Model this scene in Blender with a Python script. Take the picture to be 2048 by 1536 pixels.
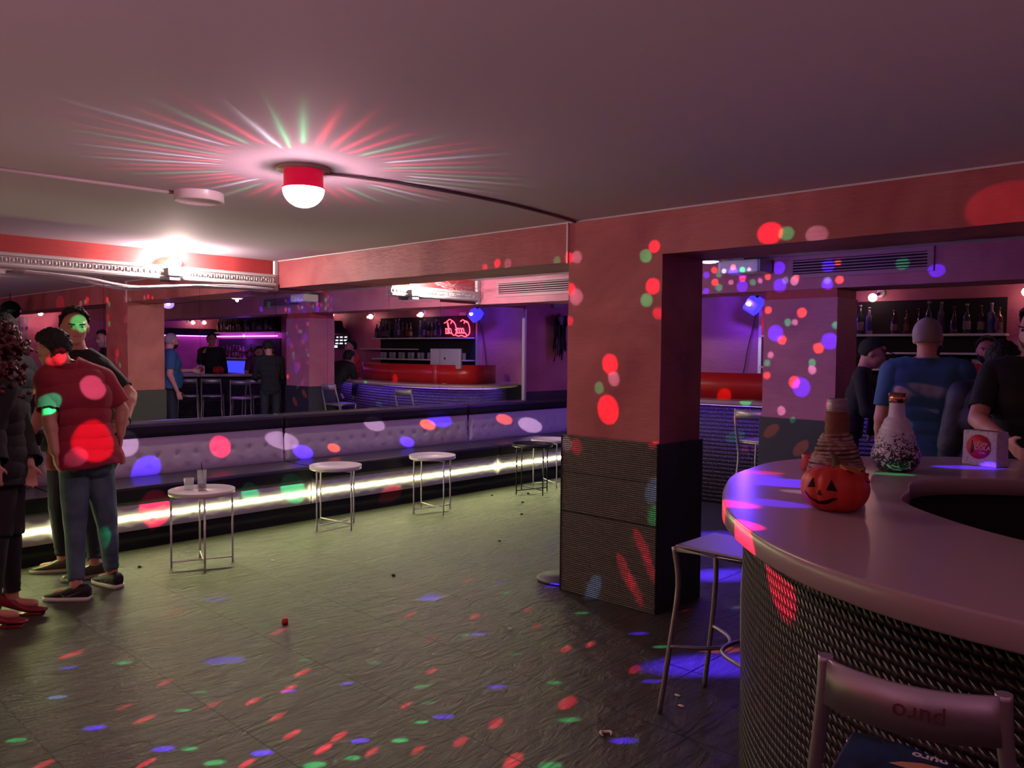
import bpy, bmesh, math, random
import numpy as np
from mathutils import Vector, Matrix, Euler, noise
random.seed(7)
for o in list(bpy.data.objects): bpy.data.objects.remove(o)
SC=bpy.context.scene; COL=SC.collection
PI=math.pi; R=math.radians
# ------------------------------------------------------------------ camera
cd=bpy.data.cameras.new('camera'); cam=bpy.data.objects.new('camera',cd); COL.objects.link(cam)
cd.sensor_fit='HORIZONTAL'; cd.sensor_width=36.0; cd.lens=1596.47/2048*36.0
cd.clip_start=0.02; cd.clip_end=60
_y,_p,_r=R(43.2183),R(-2.3528),R(0.53)
_F=Vector((-math.sin(_y)*math.cos(_p),math.cos(_y)*math.cos(_p),math.sin(_p)))
_Rt=Vector((math.cos(_y),math.sin(_y),0)); _U=_Rt.cross(_F)
_R2=_Rt*math.cos(_r)+_U*math.sin(_r); _U2=-_Rt*math.sin(_r)+_U*math.cos(_r)
cam.matrix_world=Matrix(((_R2.x,_U2.x,-_F.x,6.824),(_R2.y,_U2.y,-_F.y,0.0),(_R2.z,_U2.z,-_F.z,1.5484),(0,0,0,1)))
SC.camera=cam
# ------------------------------------------------------------------ world, exposure
w=bpy.data.worlds.new('world'); SC.world=w; w.use_nodes=True
w.node_tree.nodes['Background'].inputs[0].default_value=(0.01,0.006,0.012,1)
w.node_tree.nodes['Background'].inputs[1].default_value=0.3
vs=SC.view_settings; vs.view_transform='Standard'; vs.look='None'; vs.gamma=1; vs.use_curve_mapping=False; vs.exposure=0.0
SC.cycles.max_bounces=9; SC.cycles.glossy_bounces=6; SC.cycles.diffuse_bounces=3; SC.cycles.transparent_max_bounces=10
SC.cycles.sample_clamp_indirect=3.0; SC.cycles.use_denoising=True; SC.cycles.blur_glossy=0.5
SC.cycles.caustics_reflective=True; SC.cycles.caustics_refractive=False
# ------------------------------------------------------------------ lights (every one sits in a lamp built further down, added fill lamps included)
RGB={'R':(1,.008,.06),'G':(0,1,.30),'B':(.07,.02,1),'W':(1,.62,.95),'O':(1,.13,.025),'C':(.22,.42,1)}
LUM={'R':1.0,'G':.55,'B':1.5,'W':.55,'O':1.0,'C':.6}
def point(name,loc,col,power,rad=.05):
    d=bpy.data.lights.new(name,'POINT'); d.color=col; d.energy=power; d.shadow_soft_size=rad
    o=bpy.data.objects.new(name,d); COL.objects.link(o); o.location=loc; return o
def spot(name,loc,target,col,power,size,blend=.3,rad=.01):
    d=bpy.data.lights.new(name,'SPOT'); d.color=col; d.energy=power; d.spot_size=max(.02,size); d.spot_blend=blend; d.shadow_soft_size=rad
    o=bpy.data.objects.new(name,d); COL.objects.link(o); o.location=loc
    o.rotation_euler=(Vector(target)-Vector(loc)).to_track_quat('-Z','Y').to_euler(); return o
L1B=[(4.14,3.99,2.12,1.2,'G',1.0),(4.2,3.99,2.17,1.1,'R',1.0),(4.15,3.99,1.86,1.2,'G',1.0),(4.19,3.99,1.94,1.4,'R',1.0),(4.23,3.99,1.78,1.0,'R',0.6),(3.56,3.99,2.15,1.1,'R',1.0),(3.62,3.99,2.15,1.3,'W',0.6),(3.57,3.99,1.95,1.3,'R',1.0),(3.62,3.99,1.9,1.6,'W',0.8),(3.57,3.99,1.75,0.9,'R',0.6),(3.89,3.99,1.48,1.7,'R',1.2),(3.92,3.99,1.39,1.2,'W',0.9),(3.81,3.99,1.33,1.0,'G',1.0),(3.88,3.99,1.2,2.2,'R',1.4),(4.23,3.99,1.0,0.7,'R',0.7),(2.92,3.99,2.16,0.9,'R',1.0),(2.8,3.99,2.14,0.7,'R',0.7),(3.02,3.99,2.15,1.0,'W',0.5),(3.46,3.99,2.14,0.9,'G',0.6),(4.91,3.99,2.18,1.5,'R',1.0),(5.0,3.99,2.17,0.9,'G',0.8),(5.16,3.99,2.15,1.1,'W',0.5),(5.99,3.99,2.19,2.2,'R',0.2),(3.58,3.98,0.95,1.1,'W',0.8),(3.66,3.98,0.94,1.2,'R',0.9),(4.24,3.98,0.73,1.3,'C',0.8),(4.25,3.98,0.59,1.0,'G',0.9),(4.05,3.98,0.21,1.0,'R',0.9),(4.13,3.98,0.11,0.8,'R',0.8),(4.17,3.98,0.39,1.0,'R',0.9),(4.23,3.98,0.26,0.8,'R',0.8),(3.81,3.98,0.05,1.2,'C',0.8),(2.5,1.38,0.0,0.9,'R',1.0),(3.17,1.56,0.0,0.7,'R',1.0),(3.48,1.34,0.0,0.7,'R',1.0),(3.3,1.33,-0.0,0.6,'R',0.5),(3.64,1.74,0.0,0.7,'R',1.0),(3.64,1.92,0.0,0.8,'R',1.0),(3.52,2.07,0.0,0.9,'R',1.0),(3.85,1.74,0.0,0.7,'R',1.0),(4.03,1.7,0.0,0.7,'R',1.0),(4.22,1.72,0.0,0.7,'R',1.6),(4.18,1.82,0.0,0.7,'R',1.6),(4.11,1.46,0.0,0.6,'R',1.0),(3.84,1.2,0.0,0.6,'R',1.0),(3.58,0.93,0.0,0.6,'R',1.0),(2.94,2.28,-0.0,0.9,'R',0.7),(3.55,1.6,0.0,0.7,'R',0.6),(2.23,2.02,0.0,1.0,'R',0.3),(3.24,2.96,0.0,0.8,'R',1.0),(3.53,3.21,0.0,0.7,'R',1.0),(3.66,3.52,0.0,0.6,'R',1.0),(3.89,3.34,0.0,0.6,'R',1.0),(3.95,2.51,0.0,0.7,'R',1.0),(4.15,2.19,0.0,0.6,'R',1.0),(4.37,1.84,0.0,0.6,'R',1.0),(4.49,1.97,0.0,0.6,'R',1.0),(4.56,2.13,0.0,0.7,'R',1.0),(4.23,3.19,0.0,0.7,'R',1.0),(4.28,3.33,-0.0,0.6,'R',1.0),(4.64,2.7,0.0,1.0,'R',1.0),(4.64,3.22,0.0,0.7,'R',1.0),(4.81,2.17,0.0,0.9,'R',1.4),(4.55,2.34,0.0,0.8,'R',1.0),(2.97,3.69,0.0,0.6,'R',0.7),(3.63,2.78,0.0,0.7,'R',0.5),(2.8,1.52,-0.0,0.7,'G',1.0),(3.3,0.92,0.0,0.6,'G',1.3),(3.51,1.49,0.0,0.6,'G',1.0),(3.39,1.63,0.0,0.6,'G',0.6),(3.85,1.36,0.0,0.6,'G',1.0),(4.02,1.38,0.0,0.7,'G',1.2),(4.3,1.63,0.0,0.8,'G',1.2),(3.4,2.16,0.0,0.6,'G',0.7),(2.81,2.27,0.0,0.7,'G',0.5),(3.34,3.67,-0.0,0.6,'G',1.0),(3.93,3.7,0.0,0.6,'G',1.0),(3.31,2.84,0.0,0.6,'G',0.6),(3.67,2.38,0.0,0.7,'G',0.7),(3.7,2.96,0.0,0.6,'G',0.7),(4.09,2.95,0.0,0.6,'G',0.8),(4.05,2.36,0.0,0.7,'G',0.8),(4.46,2.82,0.0,0.6,'G',1.0),(4.2,2.27,0.0,0.6,'G',0.7),(4.32,2.13,0.0,0.6,'G',1.0),(4.75,2.58,0.0,0.7,'G',1.2),(4.38,1.97,0.0,0.6,'G',1.2),(4.36,1.76,0.0,0.5,'G',1.2),(4.93,2.24,0.0,0.7,'G',1.2),(4.57,3.57,0.0,0.6,'G',1.0),(2.67,1.31,0.0,0.7,'B',0.6),(3.41,1.17,0.0,0.8,'B',1.0),(3.78,1.29,0.0,0.8,'B',1.0),(4.08,1.54,0.0,0.8,'B',1.2),(3.66,1.91,-0.0,0.7,'B',0.7),(2.16,2.31,0.0,1.2,'B',0.5),(3.12,1.88,0.0,1.9,'B',0.6),(3.09,3.24,0.0,1.2,'B',1.0),(4.3,2.6,0.0,0.8,'B',1.0),(4.35,2.23,0.0,0.8,'B',1.0),(4.27,1.86,0.0,0.7,'B',1.1),(5.02,2.59,0.0,0.8,'B',1.2),(4.78,3.16,0.0,0.7,'B',1.0),(4.37,3.65,0.0,0.7,'B',1.0),(3.75,3.02,-0.0,0.8,'B',0.7),(3.78,2.14,0.0,0.7,'B',0.7),(3.16,3.81,0.0,0.6,'B',0.8),(2.99,1.16,0.0,0.7,'C',1.0),(3.02,2.07,0.0,0.8,'C',0.3),(0.98,1.96,1.72,1.4,'G',1.3),(1.6,1.86,1.03,3.2,'R',1.1),(1.45,1.61,1.21,1.5,'G',6),(1.54,1.87,1.34,2.1,'W',1.6),(1.48,1.74,0.86,1.4,'W',0.6),(1.3,1.67,1.46,1.2,'R',1.0),(1.59,1.89,0.44,1.3,'G',0.8),(0.13,3.36,0.68,1.4,'R',1.3),(0.13,2.56,0.77,1.6,'W',0.55),(0.13,3.97,0.69,1.5,'W',0.55),(0.6,2.59,0.3,2.0,'R',1.2),(0.6,3.39,0.32,1.2,'G',0.8),(0.6,3.8,0.31,1.7,'G',1.1),(0.6,4.88,0.14,0.9,'R',0.6),(5.63,2.29,1.05,1.6,'R',3.5),(5.87,2.02,0.98,1.8,'R',7),(4.9,3.55,0.0,3.5,'B',2.2),(4.82,3.75,0.0,1.2,'O',0.9),(4.54,4.45,0.0,0.5,'C',0.8),(3.05,3.29,0.0,1.1,'B',0.7),(3.46,3.99,0.0,0.8,'B',1.0),(2.69,4.86,0.0,0.6,'B',0.7),(2.81,4.38,0.0,0.6,'B',0.5),(5.55,2.81,1.07,2.6,'B',2.4),(5.38,2.89,1.07,1.7,'B',1.8),(5.38,2.98,1.07,1.3,'R',1.6),(5.7,2.4,1.07,1.5,'B',1.6),(5.78,3.34,1.07,0.8,'G',1.2),(5.94,3.78,1.07,1.1,'B',2.4),(5.7,2.67,1.07,0.9,'W',0.9)]
D2B=[(0.13,4.19,0.56,1.2,'B',1.0),(0.13,4.54,0.57,0.8,'O',0.8),(0.13,5.77,0.73,1.1,'O',1.0),(0.13,5.47,0.56,1.0,'B',1.2),(0.13,5.05,0.78,1.4,'W',0.5),(0.13,7.46,0.62,1.5,'W',0.8),(0.13,6.99,0.72,1.1,'O',0.8),(0.13,2.71,0.54,1.5,'B',0.6),(0.13,5.95,0.78,1.7,'B',0.5),(3.12,6.64,2.31,0.9,'O',1.0),(3.17,6.64,2.27,0.9,'G',1.0),(3.13,6.64,2.2,1.0,'O',1.0),(3.17,6.64,2.15,1.0,'G',1.0),(3.04,6.64,2.27,0.9,'B',1.0),(3.04,6.64,2.12,0.9,'B',1.0),(3.3,6.64,2.29,0.7,'W',1.0),(3.29,6.64,2.19,0.7,'W',1.0),(3.4,6.64,2.32,0.9,'O',1.0),(3.4,6.64,2.27,1.5,'B',1.0),(3.4,6.64,2.22,1.0,'O',1.0),(3.4,6.64,2.15,1.6,'B',1.0),(3.5,6.64,2.29,0.9,'G',1.0),(3.5,6.64,2.18,0.9,'G',1.0),(3.57,6.64,2.29,0.6,'W',1.0),(3.57,6.64,2.19,0.7,'W',1.0),(3.64,6.64,2.22,0.9,'O',1.0),(3.74,6.64,2.29,1.7,'B',1.0),(3.75,6.64,2.14,1.8,'B',1.0),(3.8,6.64,2.18,0.9,'C',1.0),(3.88,6.64,2.17,1.1,'W',1.0),(3.9,6.64,2.2,0.8,'O',1.0),(4.17,6.64,2.28,1.6,'B',1.0),(4.16,6.64,2.16,0.9,'C',1.0),(4.26,6.64,2.16,1.0,'O',1.0),(4.16,6.64,2.13,1.4,'B',1.0),(4.25,6.64,2.3,0.8,'O',1.0),(3.65,6.64,1.93,1.0,'O',1.0),(3.95,6.64,1.9,1.3,'O',1.0),(3.83,6.64,1.82,1.0,'G',1.0),(3.89,6.64,1.82,0.8,'W',1.0),(3.72,6.64,1.73,2.1,'B',1.0),(3.78,6.64,1.67,1.2,'O',1.0),(4.19,6.64,1.66,2.0,'B',1.0),(4.1,6.64,1.6,1.3,'O',1.0),(4.24,6.64,1.79,0.9,'G',1.0),(3.68,6.64,1.54,0.8,'W',1.0),(3.65,6.64,1.47,0.9,'G',1.0),(3.65,6.64,1.36,0.9,'O',1.0),(4.05,6.64,1.48,0.9,'G',1.0),(4.05,6.64,1.42,1.0,'W',1.0),(3.96,6.64,1.27,2.2,'B',1.0),(3.9,6.64,1.31,1.4,'O',1.0),(3.79,6.64,1.06,1.0,'W',1.0),(3.9,6.64,0.98,0.7,'G',1.0),(4.21,6.64,1.13,0.9,'O',1.0),(3.71,6.64,0.87,1.4,'O',0.7),(3.98,6.64,0.74,1.4,'O',0.7),(4.75,6.64,2.26,1.3,'G',0.5),(4.99,6.64,2.19,1.3,'B',0.8),(-3.9,6.7,2.41,0.5,'B',0.8),(5.26,5.11,1.4,1.7,'O',1.3),(5.35,5.19,1.26,1.1,'O',0.9),(4.78,6.44,1.28,1.0,'G',0.9),(4.76,6.43,1.32,0.9,'O',0.9),(5.39,5.22,1.05,0.7,'G',0.9),(3.55,6.05,0.0,5.6,'B',2.5),(4.14,5.05,0.0,5.5,'B',2.5),(3.1,7.38,1.07,1.3,'G',1.0),(2.84,7.3,1.2,1.4,'O',0.9),(2.99,7.3,0.78,1.3,'G',0.9),(3.13,7.3,0.69,1.1,'O',0.6)]

K1,K2=(85.,160.)
for O,LS,K in (((3.575,2.042,2.25),L1B,K1),((3.80,4.62,2.10),D2B,K2)):
    for (x,y,z,ha,c,k) in LS:
        d2=(Vector((x,y,z))-Vector(O)).length_squared
        kk=K*k*LUM[c]*d2*(5.0 if z<.02 else 1.0)
        fl=z<.02; big=ha>3.2
        o=spot('disco_beam',O,(x,y,z),RGB[c],kk*(.6 if fl else (.55 if big and y<3.9 else 1)),2*R(ha)*(1.3 if big else 1.0),blend=1.0 if big else (.6 if fl else .3),rad=.006)
        if fl or (z<.9 and y>3.9):   # the bulb's facets are long, so the spots on the floor are drawn out
            dr=Vector((-.071,.212,0)) if c=='R' else Vector((.068,.086,0)); ax=(Vector((x,y,z))-Vector(O)).normalized(); dr=(dr-ax*dr.dot(ax)).normalized(); yy=(-ax).cross(dr)
            o.rotation_euler=Matrix((dr,yy,-ax)).transposed().to_euler(); o.scale=(1.9 if c=='R' else 1.5,.75,1)
# star of coloured rays thrown on the ceiling by the disco bulb: colour depends on the direction of the light
d=bpy.data.lights.new('disco_rays','POINT'); d.energy=60; d.shadow_soft_size=.004; d.use_nodes=True
o=bpy.data.objects.new('disco_rays',d); COL.objects.link(o); o.location=(3.575,2.042,2.238)
nt=d.node_tree; N=nt.nodes; L=nt.links; em=N['Emission']
tc=N.new('ShaderNodeTexCoord'); sp=N.new('ShaderNodeSeparateXYZ'); L.new(tc.outputs['Normal'],sp.inputs[0])
def nm(op,a=None,b=None,c=None):
    n=N.new('ShaderNodeMath'); n.operation=op
    for i,v in enumerate((a,b,c)):
        if v is None: continue
        if isinstance(v,(int,float)): n.inputs[i].default_value=v
        else: L.new(v,n.inputs[i])
    return n.outputs[0]
ang=nm('ARCTAN2',sp.outputs[1],sp.outputs[0])
u=nm('MULTIPLY',ang,8.0)
wn=N.new('ShaderNodeTexWhiteNoise'); wn.noise_dimensions='1D'; L.new(nm('FLOOR',u),wn.inputs['W'])
wn2=N.new('ShaderNodeTexWhiteNoise'); wn2.noise_dimensions='1D'; L.new(nm('FLOOR',nm('ADD',u,31.5)),wn2.inputs['W'])
fr=nm('FRACT',u); tri=nm('SUBTRACT',1.0,nm('ABSOLUTE',nm('SUBTRACT',nm('MULTIPLY',fr,2.0),1.0)))
band=nm('SMOOTH_MIN',nm('POWER',tri,3.0),1.0,.05)
el=nm('MULTIPLY',sp.outputs[2],1.0)
lo=nm('ADD',.09,nm('MULTIPLY',wn2.outputs[0],.07)); hi=nm('ADD',.24,nm('MULTIPLY',wn2.outputs[0],.12))
m1=N.new('ShaderNodeMapRange'); m1.interpolation_type='SMOOTHSTEP'; L.new(el,m1.inputs[0]); L.new(lo,m1.inputs[1]); L.new(nm('ADD',lo,.08),m1.inputs[2])
m2=N.new('ShaderNodeMapRange'); m2.interpolation_type='SMOOTHSTEP'; L.new(el,m2.inputs[0]); L.new(hi,m2.inputs[1]); L.new(nm('ADD',hi,.03),m2.inputs[2]); m2.inputs[3].default_value=1; m2.inputs[4].default_value=0
st=nm('MULTIPLY',nm('MULTIPLY',band,m1.outputs[0]),m2.outputs[0])
cr=N.new('ShaderNodeValToRGB'); cr.color_ramp.interpolation='CONSTANT'; L.new(wn.outputs[0],cr.inputs[0])
el_=cr.color_ramp.elements; el_[0].color=(1,.01,.04,1); el_[1].position=.36; el_[1].color=(.0,.55,.2,1)
for p_,c_ in ((.6,(.75,.75,.85,1)),(.8,(1,.02,.05,1)),(.93,(0,0,0,1))):
    e=el_.new(p_); e.color=c_
L.new(cr.outputs[0],em.inputs[0]); L.new(st,em.inputs[1])
point('disco_bulb_light',(3.575,2.042,2.26),(1,.45,.55),24,.06)

# ------------------------------------------------------------------ materials
def mat(name,col,rough=.6,metal=0.,em=None,es=0.,spec=.5,trans=0.,alpha=1.,bump=None,vary=None,coat=0.,sheen=0.):
    m=bpy.data.materials.new(name); m.use_nodes=True; nt=m.node_tree; b=nt.nodes['Principled BSDF']
    b.inputs['Base Color'].default_value=(*col,1); b.inputs['Roughness'].default_value=rough; b.inputs['Metallic'].default_value=metal
    b.inputs['Specular IOR Level'].default_value=spec; b.inputs['Transmission Weight'].default_value=trans; b.inputs['Alpha'].default_value=alpha
    b.inputs['Coat Weight'].default_value=coat; b.inputs['Sheen Weight'].default_value=sheen
    if em: b.inputs['Emission Color'].default_value=(*em,1); b.inputs['Emission Strength'].default_value=es
    if bump or vary:
        tc=nt.nodes.new('ShaderNodeTexCoord')
    if bump:  # (scale, strength, detail, distance)
        n=nt.nodes.new('ShaderNodeTexNoise'); n.inputs['Scale'].default_value=bump[0]; n.inputs['Detail'].default_value=bump[2] if len(bump)>2 else 4
        nt.links.new(tc.outputs['Object'],n.inputs['Vector'])
        bp=nt.nodes.new('ShaderNodeBump'); bp.inputs['Strength'].default_value=bump[1]; bp.inputs['Distance'].default_value=bump[3] if len(bump)>3 else .01
        nt.links.new(n.outputs[0],bp.inputs['Height']); nt.links.new(bp.outputs[0],b.inputs['Normal'])
    if vary:  # (scale, second colour, lo, hi)
        n=nt.nodes.new('ShaderNodeTexNoise'); n.inputs['Scale'].default_value=vary[0]; n.inputs['Detail'].default_value=6; n.inputs['Distortion'].default_value=.6
        nt.links.new(tc.outputs['Object'],n.inputs['Vector'])
        mr=nt.nodes.new('ShaderNodeMapRange'); mr.inputs[1].default_value=vary[2]; mr.inputs[2].default_value=vary[3]; nt.links.new(n.outputs[0],mr.inputs[0])
        mx=nt.nodes.new('ShaderNodeMix'); mx.data_type='RGBA'; mx.inputs[6].default_value=(*col,1); mx.inputs[7].default_value=(*vary[1],1)
        nt.links.new(mr.outputs[0],mx.inputs[0]); nt.links.new(mx.outputs[2],b.inputs['Base Color'])
    return m
def M_(nt,op,a,b=None,c=None):
    n=nt.nodes.new('ShaderNodeMath'); n.operation=op
    for i,v in enumerate((a,b,c)):
        if v is None: continue
        if isinstance(v,(int,float)): n.inputs[i].default_value=v
        else: nt.links.new(v,n.inputs[i])
    return n.outputs[0]
def rope_mat(name,col,row,strand,strength=1.,dist=.012,rough=.4,slant=.9):
    """twisted rope laid in horizontal rows; UV = metres along the surface"""
    m=mat(name,col,rough,spec=.6); nt=m.node_tree; b=nt.nodes['Principled BSDF']
    uv=nt.nodes.new('ShaderNodeUVMap'); s=nt.nodes.new('ShaderNodeSeparateXYZ'); nt.links.new(uv.outputs[0],s.inputs[0])
    v=M_(nt,'FRACT',M_(nt,'DIVIDE',s.outputs[1],row))
    rv=M_(nt,'SINE',M_(nt,'MULTIPLY',v,PI))
    ph=M_(nt,'FRACT',M_(nt,'ADD',M_(nt,'DIVIDE',s.outputs[0],strand),M_(nt,'MULTIPLY',v,slant)))
    ru=M_(nt,'SINE',M_(nt,'MULTIPLY',ph,PI))
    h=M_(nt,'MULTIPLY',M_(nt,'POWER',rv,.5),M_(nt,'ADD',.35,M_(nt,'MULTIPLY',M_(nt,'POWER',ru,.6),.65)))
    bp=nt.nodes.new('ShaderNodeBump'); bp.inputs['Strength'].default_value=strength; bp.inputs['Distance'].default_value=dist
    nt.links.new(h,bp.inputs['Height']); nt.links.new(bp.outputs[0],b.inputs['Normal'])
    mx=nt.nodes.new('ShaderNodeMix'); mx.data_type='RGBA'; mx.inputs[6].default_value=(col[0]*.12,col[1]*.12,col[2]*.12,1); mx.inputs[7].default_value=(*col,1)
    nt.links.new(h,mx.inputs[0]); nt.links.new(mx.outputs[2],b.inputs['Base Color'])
    return m
# ------------------------------------------------------------------ mesh helpers
def B(): return bmesh.new()
def box(bm,x0,x1,y0,y1,z0,z1,bev=0,mi=0):
    vs=[bm.verts.new((x,y,z)) for z in (z0,z1) for y in (y0,y1) for x in (x0,x1)]
    fs=[bm.faces.new([vs[i] for i in f]) for f in ((0,2,3,1),(4,5,7,6),(0,1,5,4),(2,6,7,3),(0,4,6,2),(1,3,7,5))]
    for f in fs: f.material_index=mi
    if bev>0:
        es=list({e for f in fs for e in f.edges}); bmesh.ops.bevel(bm,geom=es,offset=bev,segments=2,affect='EDGES',profile=.6)
    return bm
def tube(bm,pts,r,n=10,cap=True,closed=False):
    pts=[Vector(p) for p in pts]; m=len(pts); rings=[]
    rs=r if isinstance(r,(list,tuple)) else [r]*m
    prev=None
    for i,p in enumerate(pts):
        a=pts[(i-1)%m] if (i>0 or closed) else p; b=pts[(i+1)%m] if (i<m-1 or closed) else p
        t=(b-a).normalized()
        if prev is None:
            s=t.cross(Vector((0,0,1)));
            if s.length<1e-3: s=t.cross(Vector((1,0,0)))
        else: s=prev-t*prev.dot(t)
        s.normalize(); prev=s; u=t.cross(s)
        rings.append([bm.verts.new(p+(s*math.cos(2*PI*k/n)+u*math.sin(2*PI*k/n))*rs[i]) for k in range(n)])
    for i in range(m if closed else m-1):
        A,Bq=rings[i],rings[(i+1)%m]
        for k in range(n): 
            f=bm.faces.new((A[k],A[(k+1)%n],Bq[(k+1)%n],Bq[k])); f.smooth=True
    if cap and not closed:
        bm.faces.new(rings[0][::-1]); bm.faces.new(rings[-1])
    return bm
def lathe(bm,prof,n=32,c=(0,0,0),cap=True,fn=None):
    rings=[]
    for (r,z) in prof:
        ring=[]
        for k in range(n):
            a=2*PI*k/n; rr=r if fn is None else fn(r,z,a)
            ring.append(bm.verts.new((c[0]+rr*math.cos(a),c[1]+rr*math.sin(a),c[2]+z)))
        rings.append(ring)
    for i in range(len(rings)-1):
        for k in range(n):
            f=bm.faces.new((rings[i][k],rings[i][(k+1)%n],rings[i+1][(k+1)%n],rings[i+1][k])); f.smooth=True
    if cap:
        if prof[0][0]>1e-4: bm.faces.new(rings[0][::-1])
        if prof[-1][0]>1e-4: bm.faces.new(rings[-1])
    return bm
def ell(bm,c,r,sub=3,rot=None):
    mt=Matrix.Translation(Vector(c))@(rot.to_4x4() if rot is not None else Matrix())@Matrix.Diagonal((r[0],r[1],r[2],1))
    g=bmesh.ops.create_icosphere(bm,subdivisions=sub,radius=1,matrix=mt)
    for v in g['verts']:
        for f in v.link_faces: f.smooth=True
    return bm
def spline(pts,n=8):
    P=[Vector(p) for p in pts]; out=[]
    for i in range(len(P)-1):
        a=P[max(i-1,0)];b=P[i];c=P[i+1];d=P[min(i+2,len(P)-1)]
        for k in range(n):
            t=k/n; out.append(.5*((2*b)+(c-a)*t+(2*a-5*b+4*c-d)*t*t+(3*b-a-3*c+d)*t**3))
    out.append(P[-1]); return out
def obj(name,bm,m,parent=None,loc=None,recalc=True):
    if recalc: bmesh.ops.recalc_face_normals(bm,faces=bm.faces)
    me=bpy.data.meshes.new(name); bm.to_mesh(me); bm.free()
    for mm in (m if isinstance(m,(list,tuple)) else [m]): me.materials.append(mm)
    o=bpy.data.objects.new(name,me); COL.objects.link(o)
    if parent is not None: o.parent=parent
    if loc is not None: o.location=loc
    return o
def thing(name,label,cat,loc=(0,0,0),rz=0,group=None):
    o=bpy.data.objects.new(name,None); COL.objects.link(o); o.location=loc; o.rotation_euler=(0,0,rz); o.empty_display_size=.05
    o['label']=label; o['category']=cat
    if group: o['group']=group
    return o
def tag(o,label,cat,group=None,kind=None):
    o['label']=label; o['category']=cat
    if group: o['group']=group
    if kind: o['kind']=kind
    return o
def struct(name,bm,m,label=None,parent=None):
    o=obj(name,bm,m,parent)
    if parent is None:
        o['kind']='structure'
        if label: o['label']=label; 
    return o
def dup(root,loc,rz=0,label=None,group=None,scale=None):
    r=root.copy(); COL.objects.link(r); r.location=loc; r.rotation_euler=(0,0,rz)
    if label: r['label']=label
    if group: r['group']=group
    if scale: r.scale=scale
    for ch in list(root.children):
        c=ch.copy(); COL.objects.link(c); c.parent=r
        for g in ch.children:
            d=g.copy(); COL.objects.link(d); d.parent=c
    return r
def text(name,s,size,m,parent=None,mw=None,ext=.0008,shear=0.,bev=0.):
    cu=bpy.data.curves.new(name,'FONT'); cu.body=s; cu.size=size; cu.extrude=ext; cu.align_x='CENTER'; cu.align_y='CENTER'; cu.shear=shear; cu.offset=bev
    t=bpy.data.objects.new(name+'_c',cu); COL.objects.link(t)
    dg=bpy.context.evaluated_depsgraph_get(); me=bpy.data.meshes.new_from_object(t.evaluated_get(dg))
    bpy.data.objects.remove(t); me.materials.clear(); me.materials.append(m); me.name=name
    if mw is not None: me.transform(mw)
    o=bpy.data.objects.new(name,me); COL.objects.link(o)
    if parent is not None: o.parent=parent
    return o
def uv_cyl(o,cx,cy,rad):
    me=o.data; uv=me.uv_layers.new(name='UVMap')
    for p in me.polygons:
        A=[math.atan2(me.vertices[v].co.y-cy,me.vertices[v].co.x-cx) for v in p.vertices]
        for li,a,v in zip(p.loop_indices,A,p.vertices):
            if a-A[0]>PI: a-=2*PI
            if a-A[0]<-PI: a+=2*PI
            uv.data[li].uv=(a*rad,me.vertices[v].co.z)
def uv_box(o):
    me=o.data; uv=me.uv_layers.new(name='UVMap')
    for p in me.polygons:
        n=p.normal
        for li,v in zip(p.loop_indices,p.vertices):
            c=me.vertices[v].co
            uv.data[li].uv=(c.x,c.z) if abs(n.y)>.7 else ((c.y,c.z) if abs(n.x)>.7 else (c.x,c.y))
# ------------------------------------------------------------------ shared materials
def stucco(name,c1,c2,rough=.45):
    m=mat(name,c1,rough,spec=.35,vary=(1.6,c2,.35,.68)); nt=m.node_tree; b=nt.nodes['Principled BSDF']
    tc=nt.nodes.new('ShaderNodeTexCoord'); mp=nt.nodes.new('ShaderNodeMapping'); mp.inputs['Scale'].default_value=(1,1,3.5); nt.links.new(tc.outputs['Object'],mp.inputs[0])
    n=nt.nodes.new('ShaderNodeTexNoise'); n.inputs['Scale'].default_value=7; n.inputs['Detail'].default_value=8; n.inputs['Roughness'].default_value=.65; nt.links.new(mp.outputs[0],n.inputs['Vector'])
    bp=nt.nodes.new('ShaderNodeBump'); bp.inputs['Strength'].default_value=.35; bp.inputs['Distance'].default_value=.02
    nt.links.new(n.outputs[0],bp.inputs['Height']); nt.links.new(bp.outputs[0],b.inputs['Normal']); return m
mSt=stucco('salmon_stucco',(.52,.165,.165),(.30,.06,.075))
mStR=stucco('red_stucco',(.50,.07,.07),(.38,.045,.05))
mStP=stucco('rose_stucco',(.55,.20,.27),(.42,.12,.2))
mCeil=mat('ceiling_paint',(.60,.50,.59),.8,bump=(40,.15,3,.004))
mDado=mat('dark_dado',(.035,.035,.045),.5,bump=(60,.2,3,.003))
mDadoW=rope_mat('woven_dado',(.15,.14,.10),.0125,.022,1.,.008,.5,.5)
mRope=rope_mat('rope_cladding',(.038,.017,.020),.0255,.0195,1.,.016,.36,.55)
mRibs=rope_mat('ribbed_cladding',(.08,.06,.10),.042,.03,1.,.02,.35)
mWhite=mat('white_paint',(.75,.72,.72),.5)
mCounter=mat('pale_counter',(.42,.31,.33),.24,spec=.5,bump=(3,.04,2,.01))
mBlack=mat('black_plastic',(.012,.012,.014),.4)
mMatte=mat('matte_black',(.008,.008,.01),.9)
mVinB=mat('black_vinyl',(.016,.014,.022),.33,bump=(30,.15,3,.004))
mVinW=mat('white_vinyl',(.62,.55,.66),.38,bump=(14,.2,3,.006))
mMirror=mat('mirror_glass',(.88,.87,.9),.0,metal=1.)
mSteel=mat('brushed_steel',(.42,.39,.41),.40,metal=.75,bump=(80,.1,2,.002))
mTabW=mat('white_metal',(.72,.68,.70),.4)
mTabB=mat('black_metal',(.02,.02,.022),.4)
mGlass=mat('clear_glass',(.9,.93,.95),.04,trans=1.,alpha=1.)
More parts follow.
